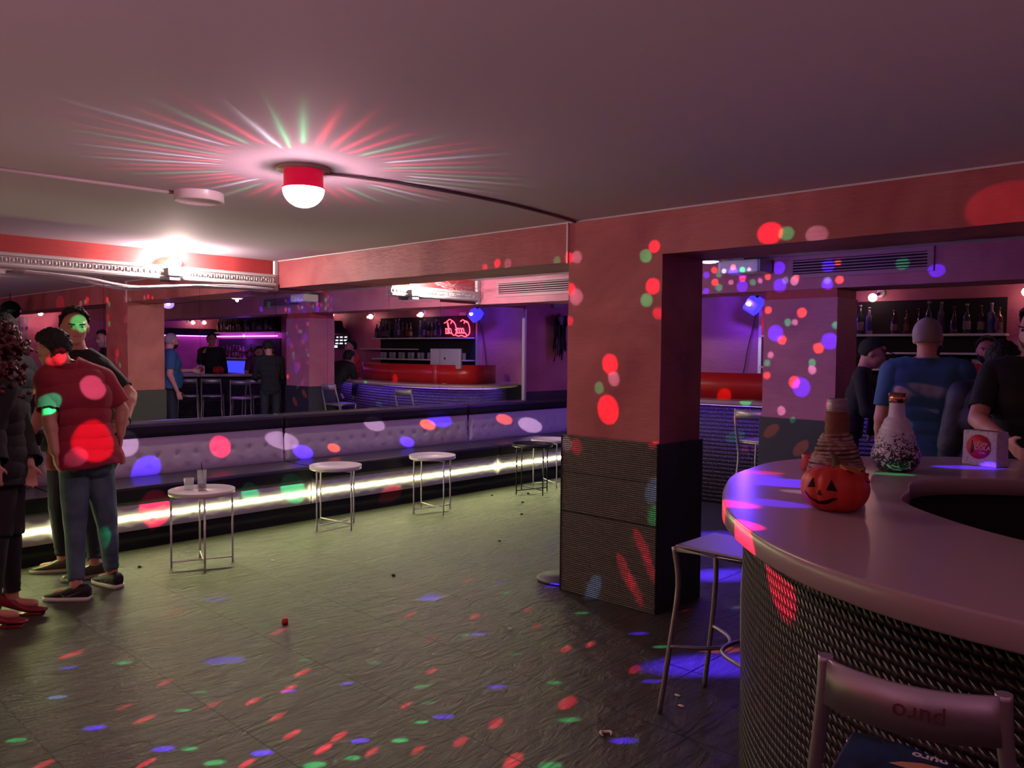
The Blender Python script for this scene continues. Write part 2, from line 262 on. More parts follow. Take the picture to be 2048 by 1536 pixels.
mGlassT=mat('tinted_glass',(.75,.8,.85),.06,alpha=.28,spec=.8)
mCola=mat('dark_drink',(.05,.015,.005),.1)
mRed=mat('red_panel',(.42,.012,.012),.3)
mGrey=mat('grey_plastic',(.3,.3,.31),.5)
mAlu=mat('aluminium',(.62,.63,.65),.35,metal=.6)
def emis(name,col,s,base=(.02,.02,.02)): return mat(name,base,.5,em=col,es=s)
mLED=emis('led_tape',(.95,1.0,.42),52)
mPurp=emis('purple_led',(.62,.10,1.0),8)
mBlueL=emis('blue_led',(.25,.10,1.0),14)
mNeon=emis('neon_tube',(1,.03,.045),11.)
mBulb=emis('warm_bulb',(1,.55,.45),9.)
mHot=emis('hot_lamp_face',(1,.86,.62),60)
mIce=emis('cool_lamp_face',(.55,.62,1),6.)

# ------------------------------------------------------------------ room shell
XR,Y0,YF,HC=11.3,-2.6,9.05,2.38
# floor: slate tiles 0.605 x 0.338
def floor_mat():
    m=mat('slate_tiles',(.10,.098,.085),.42,spec=.45); nt=m.node_tree; b=nt.nodes['Principled BSDF']; L=nt.links
    tc=nt.nodes.new('ShaderNodeTexCoord'); s=nt.nodes.new('ShaderNodeSeparateXYZ'); L.new(tc.outputs['Object'],s.inputs[0])
    ux=M_(nt,'DIVIDE',M_(nt,'SUBTRACT',s.outputs[0],.12),.338); uy=M_(nt,'DIVIDE',M_(nt,'SUBTRACT',s.outputs[1],4.0),.605)
    fx=M_(nt,'ABSOLUTE',M_(nt,'SUBTRACT',M_(nt,'FRACT',ux),.5)); fy=M_(nt,'ABSOLUTE',M_(nt,'SUBTRACT',M_(nt,'FRACT',uy),.5))
    gx=M_(nt,'GREATER_THAN',fx,.5-.012); gy=M_(nt,'GREATER_THAN',fy,.5-.007); g=M_(nt,'MAXIMUM',gx,gy)
    cb=nt.nodes.new('ShaderNodeCombineXYZ'); L.new(M_(nt,'FLOOR',ux),cb.inputs[0]); L.new(M_(nt,'FLOOR',uy),cb.inputs[1])
    wn=nt.nodes.new('ShaderNodeTexWhiteNoise'); wn.noise_dimensions='2D'; L.new(cb.outputs[0],wn.inputs['Vector'])
    ad=nt.nodes.new('ShaderNodeVectorMath'); ad.operation='ADD'; sc=nt.nodes.new('ShaderNodeVectorMath'); sc.operation='SCALE'; sc.inputs[3].default_value=7.
    L.new(wn.outputs['Color'],sc.inputs[0]); L.new(tc.outputs['Object'],ad.inputs[0]); L.new(sc.outputs[0],ad.inputs[1])
    mp=nt.nodes.new('ShaderNodeMapping'); mp.inputs['Scale'].default_value=(5.5,1.7,1); mp.inputs['Rotation'].default_value=(0,0,.35); L.new(ad.outputs[0],mp.inputs[0])
    n=nt.nodes.new('ShaderNodeTexNoise'); n.inputs['Scale'].default_value=2.6; n.inputs['Detail'].default_value=9; n.inputs['Roughness'].default_value=.62; n.inputs['Distortion'].default_value=1.5; L.new(mp.outputs[0],n.inputs['Vector'])
    n2=nt.nodes.new('ShaderNodeTexNoise'); n2.inputs['Scale'].default_value=55; n2.inputs['Detail'].default_value=3; L.new(tc.outputs['Object'],n2.inputs['Vector'])
    h=M_(nt,'ADD',n.outputs[0],M_(nt,'MULTIPLY',n2.outputs[0],.12)); h=M_(nt,'SUBTRACT',h,M_(nt,'MULTIPLY',g,.8))
    bp=nt.nodes.new('ShaderNodeBump'); bp.inputs['Strength'].default_value=.9; bp.inputs['Distance'].default_value=.024; L.new(h,bp.inputs['Height']); L.new(bp.outputs[0],b.inputs['Normal'])
    cr=nt.nodes.new('ShaderNodeMix'); cr.data_type='RGBA'; cr.inputs[6].default_value=(.027,.027,.021,1); cr.inputs[7].default_value=(.070,.071,.054,1)
    L.new(M_(nt,'ADD',M_(nt,'MULTIPLY',n.outputs[0],.7),M_(nt,'MULTIPLY',wn.outputs['Value'],.3)),cr.inputs[0])
    mx=nt.nodes.new('ShaderNodeMix'); mx.data_type='RGBA'; L.new(g,mx.inputs[0]); L.new(cr.outputs[2],mx.inputs[6]); mx.inputs[7].default_value=(.004,.004,.004,1)
    L.new(mx.outputs[2],b.inputs['Base Color'])
    L.new(M_(nt,'ADD',.28,M_(nt,'MULTIPLY',n.outputs[0],.25)),b.inputs['Roughness'])
    return m
struct('floor',box(B(),-.2,XR+.1,Y0-.1,YF+.1,-.08,0),floor_mat())
struct('ceiling',box(B(),-.2,XR+.1,Y0-.1,YF+.1,HC,HC+.1),mCeil)
struct('wall_left',box(B(),-.15,-.012,Y0-.1,YF+.1,0,HC),mStR)
struct('wall_far',box(B(),-.012,XR,YF,YF+.12,0,HC),mStP)
struct('wall_right',box(B(),XR,XR+.12,Y0-.1,YF+.12,0,HC),mStP)
struct('wall_back',box(B(),-.012,XR,Y0-.12,Y0,0,HC),mSt)
# left wall beyond the mirror: bare stucco with a dark dado
struct('trim_1',box(B(),-.012,.0,7.5,YF,0,HC),mStP); struct('trim_2',box(B(),0,.012,7.5,YF,.0,1.035,.003),mDado)
struct('trim_3',box(B(),-.004,.022,7.465,7.5,.93,HC-.3),mAlu)
# far wall dado and steel corner strip
struct('trim_4',box(B(),.012,2.35,YF-.012,YF,0,1.03,.003),mDado)
struct('trim_5',box(B(),2.41,2.45,YF-.05,YF,1.1,2.2),mAlu)
# beams
def rough_box(x0,x1,y0,y1,z0,z1,step=.06,amp=.0035):
    """plastered box with slightly uneven edges"""
    bm=box(B(),x0,x1,y0,y1,z0,z1)
    def cut(ax,a,b):
        n=max(1,int((b-a)/step))
        for i in range(1,n):
            co=[0,0,0]; co[ax]=a+(b-a)*i/n; no=[0,0,0]; no[ax]=1
            bmesh.ops.bisect_plane(bm,geom=bm.verts[:]+bm.edges[:]+bm.faces[:],plane_co=co,plane_no=no)
    cut(0,x0,x1)
    if z1-z0>.6: cut(2,z0,z1)
    for v in bm.verts:
        nz=noise.noise_vector(v.co*4.3)*amp+noise.noise_vector(v.co*17)*amp*.5
        v.co+=nz
    return bm
struct('beam_1',rough_box(-.01,XR,3.997,4.464,2.122,HC+.01),mSt,'salmon plastered ceiling beam above the clad pillar')
struct('beam_2',rough_box(-.01,XR,6.65,7.10,2.096,HC+.01),mStP,'rose plastered ceiling beam with the long air grilles')
p1=struct('pillar_1',rough_box(3.556,4.2576,4.0,4.46,1.0,2.13),mSt,'salmon pillar in the middle of the room')
p2=struct('pillar_2',rough_box(3.61,4.25,6.652,7.098,.98,2.02),mStP,'rose pillar covered with coloured light dots')
struct('pillar_2_cap',box(B(),3.62,4.24,6.665,7.09,2.0,2.10),mStR,parent=p2)
def dado(name,x0,x1,y0,y1,z1,m,parent):
    o=struct(name,box(B(),x0,x1,y0,y1,0,z1,.002),m,parent=parent); uv_box(o); return o
d1=dado('dado_front',3.54,4.262,3.972,4.0,1.013,mDadoW,p1)
dado('dado_body',3.54,4.272,4.0,4.476,1.01,mDado,p1)
struct('dado_seam',box(box(B(),3.541,4.261,3.9705,3.974,.775,.781),3.541,4.261,3.9705,3.974,.52,.526),mMatte,parent=p1)
struct('dado_edge',box(B(),3.536,3.544,3.968,3.978,0,1.012),mMatte,parent=p1)
dado('dado_body',3.596,4.262,6.632,7.112,.99,mDado,p2)
# bead of pale caulk where beams meet the ceiling, and corner trims
struct('trim_6',tube(B(),[(0.02+i*.35,3.992+noise.noise(Vector((i*.7,0,0)))*.004,HC-.006) for i in range(32)],.006,6),mWhite)
struct('trim_7',box(B(),.005,.04,3.955,3.992,2.10,HC-.006,.003),mWhite)
struct('trim_8',box(B(),.005,.05,6.60,6.645,2.10,HC-.006,.003),mWhite)
# crown moulding over the mirror, egg and dart
def cornice(name,ya,yb):
    bm=B(); prof=[(-.008,2.248),(.03,2.248),(.052,2.236),(.056,2.222),(.040,2.212),(.040,2.166),(.060,2.160),(.066,2.150),(.060,2.136),(.03,2.128),(-.008,2.128)]
    A=[bm.verts.new((x,ya,z)) for x,z in prof]; C_=[bm.verts.new((x,yb,z)) for x,z in prof]
    for i in range(len(prof)): bm.faces.new((A[i],A[(i+1)%len(prof)],C_[(i+1)%len(prof)],C_[i]))
    bm.faces.new(A[::-1]); bm.faces.new(C_)
    y=ya+.03
    while y<yb-.03:
        ell(bm,(.043,y,2.190),(.011,.0145,.018),1); tube(bm,[(.043,y+.024,2.21),(.05,y+.024,2.19),(.043,y+.024,2.17)],.0035,4); y+=.048
    return struct(name,bm,mWhite)
cornice('trim_9',Y0,3.955); cornice('trim_10',5.33,6.60)
# mirrors in tall panes
ys=[-2.6,-1.0,.05,.85,1.65,2.447,3.246,3.985]
names=['behind the camera side','by the room entrance','left of the dancers','behind the standing group','behind the red shirt man']
def mirror(ya,yb,z1,label):
    o=obj('wall_mirror',box(B(),-.011,0,ya+.0015,yb-.0015,.9,z1),[mMirror]); return tag(o,label,'mirror','mirror panes along the left wall')
for i,(a,b) in enumerate(zip(ys[:-1],ys[1:])):
    mirror(a,b,2.135,['tall wall mirror pane in the back corner','tall wall mirror pane nearest the back corner pane','wall mirror pane left of the curly haired woman','wall mirror pane behind the curly haired woman','wall mirror pane behind the two standing men','wall mirror pane under the hanging cobweb left of the uplight','wall mirror pane below the bright cornice uplight'][i])
for a,b,z1,l in ((3.985,4.561,2.118,'wall mirror pane under the salmon beam end'),(4.561,5.33,2.37,'wall mirror pane reaching up to the ceiling'),(5.33,6.059,2.135,'wall mirror pane below the far cornice uplight'),(6.059,6.75,2.1,'wall mirror pane showing the computer reflection'),(6.75,7.465,2.09,'last wall mirror pane beside the aluminium strip')):
    mirror(a,b,z1,l)

# ------------------------------------------------------------------ upholstered bench, four sections
def tufted(name,p0,p1,ya,yb,parent,rows):
    """padded panel from lower edge p0 to upper edge p1 (x,z), with buttons in a staggered grid"""
    bm=B(); H=math.hypot(p1[0]-p0[0],p1[1]-p0[1]); W=yb-ya; nu=int(W/.02); nv=max(8,int(H/.018))
    up=Vector((p1[0]-p0[0],0,p1[1]-p0[1]))/H; nrm=Vector((up.z,0,-up.x)); sp=.165; rs=H/(rows+.0)
    g=[]
    for j in range(nv+1):
        v=H*j/nv; row=[]
        for i in range(nu+1):
            u=W*i/nu; e=min(u,W-u,v,H-v); puff=.022*(1-math.exp(-max(e,0)/.018))
            for k in range(rows):
                cv=(k+.5)*rs; off=.5*sp if k%2 else 0
                cu=round((u-off)/sp)*sp+off; d=math.hypot(u-cu,v-cv)
                puff-=.012*math.exp(-(d/.012)**2)+.0012*math.exp(-(d/.035)**2)
                if d<.006: puff+=.004
            row.append(bm.verts.new(Vector((p0[0],ya+u,p0[1]))+up*v+nrm*puff))
        g.append(row)
    for j in range(nv):
        for i in range(nu):
            f=bm.faces.new((g[j][i],g[j][i+1],g[j+1][i+1],g[j+1][i])); f.smooth=True
    return obj(name,bm,mVinW,parent)
bl=['padded wall bench section behind the standing group, white tufted back','padded wall bench section behind the table with glasses','padded wall bench section behind the two plain white tables','padded wall bench section at the far corner by the black table','padded wall bench section at the near left end of the room']
for i,(a,b) in enumerate(((-.2,1.9),(1.9,4.0),(4.0,6.4),(6.4,YF-.012),(-2.58,-.2))):
    t=thing('padded_bench',bl[i],'bench',(0,a,0),0,'bench sections along the left wall'); Lh=b-a; g=.004
    obj('plinth',box(B(),.013,.56,0,Lh,0.0,.152),mMatte,t)
    obj('carcass',box(B(),.013,.575,0,Lh,.152,.40),mMatte,t)
    tufted('tufted_apron',(.578,.150),(.578,.362),g,Lh-g,t,2)
    obj('seat',box(B(),.11,.625,g,Lh-g,.362,.494,.022),mVinB,t)
    tufted('tufted_back',(.125,.490),(.105,.812),g,Lh-g,t,3)
    obj('back_board',box(B(),.013,.112,0,Lh,.40,.82),mMatte,t)
    obj('top_roll',box(B(),.013,.135,g,Lh-g,.808,.927,.03),mVinB,t)
led=obj('led_strip',box(B(),.599,.607,-2.5,YF-.1,.246,.262),mLED); tag(led,'glowing yellow white led strip along the bench front','led strip')
# ------------------------------------------------------------------ tray tables
def tray_table(loc,rz,m,label):
    t=thing('tray_table',label,'table',loc,rz,'round tray tables in front of the bench'); r=.2225
    obj('tray',lathe(B(),[(0,.512),(r-.006,.512),(r,.516),(r+.002,.545),(r-.004,.545),(r-.007,.519),(0,.519)],48),m,t)
    for k in range(4):
        a=PI/4+k*PI/2; x,y=.205*math.cos(a),.205*math.sin(a)
        obj('leg',tube(B(),[(x,y,.513),(x,y,0)],.0065,8),m,t)
    for k,z in ((0,.040),(1,.053)):
        a=PI/4+k*PI/2; x,y=.205*math.cos(a),.205*math.sin(a)
        obj('cross_bar',tube(B(),[(x,y,z),(-x,-y,z)],.0055,8),m,t)
        obj('top_bar',tube(B(),[(x,y,.505-z*.1),(-x,-y,.505-z*.1)],.0055,8),m,t)
    return t
tray_table((1.344,2.613,0),.42,mTabW,'white round tray table holding the tall glass')
tray_table((.971,3.995,0),.78+.1,mTabW,'plain white round tray table second from the standing group')
tray_table((1.035,5.052,0),.62,mTabW,'plain white round tray table third from the standing group')
tray_table((1.03,6.50,0),.55,mTabB,'black round tray table in front of the far bench')
tray_table((.87,6.99,0),.3,mTabW,'white round tray table half hidden behind the black one and the pillar')
g=thing('highball_glass','tall glass with ice and a dark straw on the first tray table','glass',(1.236,2.665,.519))
obj('glass_wall',lathe(B(),[(.0,.0),(.030,.0),(.033,.145),(.031,.145),(.028,.012),(0,.012)],24),mGlassT,g)
obj('drink',lathe(B(),[(0,.013),(.027,.013),(.0285,.05),(0,.05)],20),mCola,g)
for k in range(3):
    o=obj('ice_cube',box(B(),-.010,.010,-.010,.010,-.010,.010,.003),mGlassT,g,(.008*(-1)**k,.006*(k-1),.062+.022*k)); o.rotation_euler=(.4*k,.7,k)
obj('straw',tube(B(),[(.018,.0,.02),(-.018,.01,.16),(-.034,.012,.20)],.0035,6),mBlack,g)
g=thing('tumbler_glass','empty low clear tumbler beside the tall glass on the tray table','glass',(1.165,2.60,.519))
obj('glass_wall',lathe(B(),[(.0,.0),(.030,.0),(.036,.085),(.034,.085),(.029,.008),(0,.008)],24),mGlassT,g)
# ------------------------------------------------------------------ bar stools
def stool(name,loc,rz,label,back=True,cat='bar stool',group='metal bar stools',seat_graphic=False,bw=.15):
    """front of the stool faces +Y; back posts at -Y"""
    t=thing(name,label,cat,loc,rz,group); sh=.735; w=.165
    bm=B(); n=10
    for j in range(n+1):
        for i in range(n+1): pass
    bm=box(B(),-.165,.165,-.165,.16,sh-.012,sh,.005)
    so=obj('seat',bm,mSteel if not seat_graphic else mStoolSeat,t)
    obj('seat_frame',tube(B(),[(-w,-.16,sh-.02),(w,-.16,sh-.02),(w,.155,sh-.02),(-w,.155,sh-.02)],.010,8,closed=True),mSteel,t)
    for s in (-1,1):
        obj('leg',tube(B(),spline([(s*w,.155,sh-.02),(s*(w+.002),.150,.56),(s*(w+.015),.165,.30),(s*(w+.03),.195,0.0)],6),.0115,10),mSteel,t)
        top=[(s*bw,-.235,1.03),(s*(bw+.006),-.225,.93)] if back else []
        obj('rear_leg',tube(B(),spline(top+[(s*w,-.170,sh-.01),(s*(w-.004),-.150,.56),(s*(w+.012),-.175,.30),(s*(w+.025),-.215,0)],6),.0125 if back else .0115,10),mSteel,t)
    obj('foot_rest',tube(B(),spline([(-w-.015,-.172,.30),(-.1,-.05,.30),(0,0,.30),(.1,-.05,.30),(w+.015,-.172,.30)],6),.009,8),mSteel,t)
    obj('foot_bar',tube(B(),spline([(-w-.015,.165,.30),(-.1,.03,.30),(0,0,.30),(.1,.03,.30),(w+.015,.165,.30)],6),.009,8),mSteel,t)
    if back:
        bm=B(); N=14; rows=[]
        for k in range(N+1):
            x=-bw+2*bw*k/N; y=-.237-.045*(1-(x/bw)**2)
            rows.append([bm.verts.new((x,y+dy,z)) for dy,z in ((0,.948),(0,1.028),(-.006,1.028),(-.006,.948))])
        for k in range(N):
            for q in range(4): f=bm.faces.new((rows[k][q],rows[k][(q+1)%4],rows[k+1][(q+1)%4],rows[k+1][q])); f.smooth=q%2==0
        bm.faces.new(rows[0]); bm.faces.new(rows[-1][::-1])
        obj('back_slat',bm,mSteel,t)
    return t
mStoolSeat=mat('printed_seat',(.012,.018,.05),.35,vary=(9,(.02,.05,.14),.45,.6))
near=stool('bar_stool',(6.39,1.612,0),0,'steel bar stool nearest the camera, printed dark blue seat',True,seat_graphic=True,bw=.131)
near.rotation_euler=(0,0,R(8))
text('back_lettering','puro',.040,mat('worn_lettering',(.12,.03,.03),.6),near,Matrix.Translation((.022,-.2885,.985))@Matrix.Rotation(PI/2,4,'X')@Matrix.Rotation(PI,4,'Z')@Matrix.Scale(1,4),.001)
text('seat_lettering','puro',.034,mat('white_print',(.8,.85,.95),.5),near,Matrix.Translation((-.010,.122,.7355))@Matrix.Rotation(PI,4,'Z'),.0004,bev=.001)
bm=B(); f=[bm.verts.new(p) for p in ((-.075,.055,.7356),(.01,.05,.7356),(.015,.095,.7356),(-.02,.092,.7356),(-.055,.075,.7356))]; bm.faces.new(f)
obj('seat_print',bm,mat('orange_print',(.75,.35,.2),.5),near)
s2=stool('backless_bar_stool',(5.20,3.09,0),R(-90),'backless steel bar stool tucked under the round bar',False,group=None)
mk=stool('bar_stool',(3.42,7.08,0),R(-6),'steel bar stool left of the dotted rose pillar, by the main counter')
for (x,y,rz,l) in ((6.84,6.27,-62,'steel bar stool at the main bar, closest to the blue shirt man in the mirror'),(6.55,6.58,-58,'steel bar stool second from the blue shirt man in the mirror'),(5.70,6.68,-55,'steel bar stool with the blue lit leg in the mirror'),(5.98,7.05,-70,'steel bar stool half behind the blue lit one in the mirror'),(1.55,7.0,-5,'steel bar stool in front of the computer counter')):
    dup(mk,(x,y,0),R(rz),l,'metal bar stools')
# ------------------------------------------------------------------ round bar in the foreground
def radial(pts,cx,cy,base,n=160,it=7):
    A=sorted((math.atan2(y-cy,x-cx),math.hypot(x-cx,y-cy)) for x,y in pts)
    out=[]
    for k in range(n):
        a=-PI+2*PI*k/n
        xs=[q[0] for q in A]; 
        if a<xs[0] or a>xs[-1]:
            ga=xs[0]+2*PI-xs[-1]; t=((a-xs[-1])%(2*PI))/ga; r0,r1=A[-1][1],A[0][1]
            r=r0*(1-t)+r1*t; bl=math.sin(PI*t); r=r*(1-bl)+base*bl
        else:
            j=max(i for i in range(len(A)) if A[i][0]<=a); j2=min(j+1,len(A)-1)
            t=0 if j2==j else (a-A[j][0])/(A[j2][0]-A[j][0]); r=A[j][1]*(1-t)+A[j2][1]*t
        out.append((a,r))
    for _ in range(it):
        m=len(out); out=[(out[i][0],(out[i-1][1]+2*out[i][1]+out[(i+1)%m][1])/4) for i in range(m)]
    return out
CX,CY,CZ=6.705,3.056,1.075
OUTP=[(5.505, 2.462), (5.395, 2.695), (5.293, 2.986), (5.26, 3.203), (5.272, 3.4), (5.387, 3.673), (5.602, 3.957), (5.828, 4.149), (6.027, 4.262), (5.661, 2.193), (5.773, 2.056), (5.879, 1.947), (5.984, 1.851), (6.104, 1.77), (6.199, 1.724), (6.291, 1.689), (6.361, 1.672), (6.451, 1.656), (6.53, 1.653)]
INP=[(5.906, 2.88), (5.868, 3.063), (5.88, 3.239), (5.936, 3.351), (6.032, 3.452), (6.178, 3.536), (5.95, 2.791), (6.045, 2.68), (6.178, 2.549), (6.29, 2.45), (6.392, 2.39)]
ro=radial(OUTP,CX,CY,1.40); ri=radial(INP,CX,CY,.68,160,26)
def ring_slab(ro,ri,z0,z1,b=.006):
    bm=B(); n=len(ro); lay=[]
    for off_o,off_i,z in ((0,0,z0+b),(0,0,z1-b),(b*.3,b*.3,z1-b*.3),(b,b,z1),):
        lay.append(('o',[bm.verts.new((CX+(r-off_o)*math.cos(a),CY+(r-off_o)*math.sin(a),z)) for a,r in ro]))
    inn=[]
    for off_i,z in ((b,z1),(b*.3,z1-b*.3),(0,z1-b),(0,z0)):
        inn.append([bm.verts.new((CX+(r+off_i)*math.cos(a),CY+(r+off_i)*math.sin(a),z)) for a,r in ri])
    bot=[bm.verts.new((CX+(r-b)*math.cos(a),CY+(r-b)*math.sin(a),z0)) for a,r in ro]
    loops=[bot]+[l[1] for l in lay]+inn
    for i in range(len(loops)):
        A_,B_=loops[i],loops[(i+1)%len(loops)]
        for k in range(n): 
            f=bm.faces.new((A_[k],A_[(k+1)%n],B_[(k+1)%n],B_[k])); f.smooth=i in (0,1,2,3,5,6,7)
    return bm
rb=thing('round_bar','round bar with pale ring counter and dark rope cladding','bar counter',(0,0,0))
obj('counter_top',ring_slab(ro,ri,CZ-.062,CZ),mCounter,rb)
def wall_ring(ro,off,z0,z1,nz=2,thick=.03):
    bm=B(); n=len(ro); loops=[]
    for o_,z in ((off,z0),(off,z1),(off+thick,z1),(off+thick,z0)):
        loops.append([bm.verts.new((CX+(r-o_)*math.cos(a),CY+(r-o_)*math.sin(a),z)) for a,r in ro])
    for i in range(4):
        for k in range(n):
            f=bm.faces.new((loops[i][k],loops[i][(k+1)%n],loops[(i+1)%4][(k+1)%n],loops[(i+1)%4][k])); f.smooth=True
    return bm
o=obj('rope_cladding',wall_ring(ro,0.07,.06,CZ-.062),mRope,rb,recalc=False); uv_cyl(o,CX,CY,1.3)
obj('plinth',wall_ring(ro,0.07+.02,0,.06),mMatte,rb)
obj('inner_wall',wall_ring(ri,-.05,0,CZ-.062),mMatte,rb)
# things on the round bar
def sq(c): return c
pk=thing('jack_o_lantern','small red orange ceramic jack-o-lantern on the round bar','pumpkin decoration',(5.885,2.445,CZ)); pk.rotation_euler=(0,0,R(6))
def pr(r,z,a): return r*(1-.055*abs(math.cos(a*5))**6)
prof=[(0,.003),(.045,.0),(.075,.012),(.094,.040),(.0995,.068),(.092,.100),(.070,.122),(.040,.131),(.015,.127),(0,.122)]
mPk=mat('glazed_orange',(.55,.028,.014),.5,bump=(25,.2,4,.004)); mHole=mat('cut_out_dark',(.012,.004,.003),.9)
obj('body',lathe(B(),[(p.x,p.z) for p in spline([(r,0,z) for r,z in prof],4)],80,fn=pr),mPk,pk)
def pk_surf(u,z):
    # point on the pumpkin front (-Y) at horizontal angle u and height z
    P=spline([(r,0,zz) for r,zz in prof[1:9]],8); r=min(P,key=lambda q:abs(q.z-z)).x
    a=-PI/2+u; rr=pr(r,z,a)+.0012; return Vector((rr*math.cos(a),rr*math.sin(a),z))
def patch(poly,m,name,sub=1):
    bm=B(); pts=[]
    for i in range(len(poly)):
        a=poly[i]; b=poly[(i+1)%len(poly)]
        for k in range(5): t=k/5; pts.append((a[0]*(1-t)+b[0]*t,a[1]*(1-t)+b[1]*t))
    cx=sum(p[0] for p in pts)/len(pts); cy=sum(p[1] for p in pts)/len(pts)
    rings=[[bm.verts.new(pk_surf(cx+(p[0]-cx)*s,cy+(p[1]-cy)*s)) for p in pts] for s in (1,.75,.5,.25)]
    c=bm.verts.new(pk_surf(cx,cy)); n=len(pts)
    for i in range(3):
        for k in range(n): bm.faces.new((rings[i][k],rings[i][(k+1)%n],rings[i+1][(k+1)%n],rings[i+1][k]))
    for k in range(n): bm.faces.new((rings[3][k],rings[3][(k+1)%n],c))
    return obj(name,bm,m,pk)
patch([(-.62,.072),(-.36,.076),(-.46,.104)],mHole,'eye'); patch([(.02,.072),(.34,.070),(.15,.104)],mHole,'eye')
patch([(-.30,.054),(-.10,.054),(-.19,.072)],mHole,'nose')
for i,(a,b,c,d_) in enumerate((((-.78,.062),(-.60,.040),(-.52,.042),(-.68,.058)),((-.60,.040),(-.30,.024),(-.27,.034),(-.52,.042)),((-.30,.024),(.02,.028),(.02,.041),(-.27,.034)),((.02,.028),(.38,.048),(.20,.050),(.02,.041)))):
    patch([a,b,c,d_],mHole,'mouth')
mStem=mat('dry_stem',(.10,.07,.03),.8)
obj('stem',tube(B(),[(0,0,.12),(.003,0,.14),(-.004,.004,.158),(-.016,.004,.172)],[.017,.010,.008,.009],10),mStem,pk)
def leaf(bm,c,rz,s,tilt):
    P=[];n=14
    for k in range(n):
        a=2*PI*k/n; r=s*(.75+.35*(k%2)); p=Vector((r*math.cos(a),r*.75*math.sin(a),.008*math.sin(3*a)))
        P.append(bm.verts.new(Matrix.Translation(c)@Euler((tilt,.15,rz)).to_matrix().to_4x4()@p))
    bm.faces.new(P); return bm
bm=B(); leaf(bm,Vector((.045,-.02,.128)),.3,.040,.25); bmesh.ops.solidify(bm,geom=bm.faces[:],thickness=.002); obj('leaf',bm,mat('ochre_leaf',(.42,.16,.03),.6),pk)
bm=B(); leaf(bm,Vector((.078,.01,.105)),1.2,.034,.7); bmesh.ops.solidify(bm,geom=bm.faces[:],thickness=.002); obj('leaf',bm,mat('red_leaf',(.42,.03,.03),.6),pk)
dup(pk,(7.40,7.12,CZ),R(-80),'small orange jack-o-lantern on the main bar, seen only in the mirror','jack-o-lanterns on the bars'); pk['group']='jack-o-lanterns on the bars'
# rope wrapped hookah base
vp=[(.0,0),(.052,0),(.078,.018),(.088,.050),(.083,.085),(.072,.120),(.060,.150),(.050,.175),(.040,.200),(.034,.235),(.031,.285),(.031,.300)]
VS=spline([(r,0,z) for r,z in vp],6)
hv=thing('rope_wrapped_vase','brown rope wrapped hookah base with metal neck behind the pumpkin','hookah base',(5.775,2.735,CZ))
def rr_(r,z,a): return r+.0035*abs(math.sin(z*PI/.0125)) if .005<z<.21 else r
obj('vase_body',lathe(B(),[(p.x,p.z) for p in VS],8,cap=False),mBlack,hv)
bm=B(); pts=[]; turns=17; z=.004
for k in range(turns*24):
    zz=.004+.2*k/(turns*24); r=min(VS,key=lambda q:abs(q.z-zz) if q.x>.02 else 9).x; a=2*PI*k/24
    pts.append(((r+.003+.0015*math.sin(k*.9))*math.cos(a),(r+.003+.0015*math.sin(k*.9))*math.sin(a),zz+.003*math.sin(k*.31)))
tube(bm,pts,.0068,6); obj('rope_wrap',bm,mat('jute_rope',(.20,.11,.07),.75,bump=(160,.6,3,.004),vary=(30,(.40,.28,.25),.45,.62)),hv)
bm=B(); pts=[((.036+.001*math.sin(k))*math.cos(k*2*PI/20),(.036+.001*math.sin(k))*math.sin(k*2*PI/20),.198+.08*k/260) for k in range(260)]
tube(bm,pts,.0036,5); obj('neck_wrap',bm,mat('brown_twine',(.24,.10,.05),.8,bump=(120,.5,3,.003)),hv)
bm=B()
for k in range(7): lathe(bm,[(.030,.279+k*.006),(.0335,.2805+k*.006),(.0335,.2825+k*.006),(.030,.284+k*.006)],28)
lathe(bm,[(.031,.275),(.031,.322),(.026,.322),(.026,.275)],28); obj('threaded_collar',bm,mSteel,hv)
# frosted hookah base with dark scrollwork
vp=[(.0,0),(.050,0),(.078,.018),(.0925,.052),(.090,.085),(.077,.112)]
for k,(r,z) in enumerate(((.072,.120),(.067,.142),(.060,.163),(.052,.183),(.044,.202))): vp+= [(r+.005,z),(r-.001,z+.011)]
vp+=[(.034,.222),(.030,.250),(.029,.285)]
hg=thing('frosted_hookah_base','frosted glass hookah base with black scroll pattern and copper rim','hookah base',(5.745,3.44,CZ))
mFr=mat('frosted_glass',(.62,.60,.74),.4,alpha=1.,spec=.6); nt=mFr.node_tree; b=nt.nodes['Principled BSDF']
tc=nt.nodes.new('ShaderNodeTexCoord'); s=nt.nodes.new('ShaderNodeSeparateXYZ'); nt.links.new(tc.outputs['Object'],s.inputs[0])
n=nt.nodes.new('ShaderNodeTexNoise'); n.inputs['Scale'].default_value=38; n.inputs['Detail'].default_value=1; n.inputs['Distortion'].default_value=1.6; nt.links.new(tc.outputs['Object'],n.inputs['Vector'])
bnd=M_(nt,'LESS_THAN',M_(nt,'ABSOLUTE',M_(nt,'SUBTRACT',n.outputs[0],.5)),M_(nt,'MULTIPLY',M_(nt,'SUBTRACT',.17,s.outputs[2]),.9))
mx=nt.nodes.new('ShaderNodeMix'); mx.data_type='RGBA'; nt.links.new(bnd,mx.inputs[0]); mx.inputs[6].default_value=(.62,.60,.74,1); mx.inputs[7].default_value=(.008,.012,.02,1); nt.links.new(mx.outputs[2],b.inputs['Base Color'])
obj('glass_body',lathe(B(),[(p.x,p.z) for p in spline([(r,0,z) for r,z in vp],4)],40,cap=False),mFr,hg)
obj('copper_rim',lathe(B(),[(.030,.278),(.0325,.280),(.0325,.318),(.028,.318),(.028,.280)],28,cap=False),mat('copper',(.6,.25,.15),.25,metal=1.),hg)
jr=thing('red_candle_jar','small red glass jar left of the rope wrapped vase','jar',(5.495,3.18,CZ))
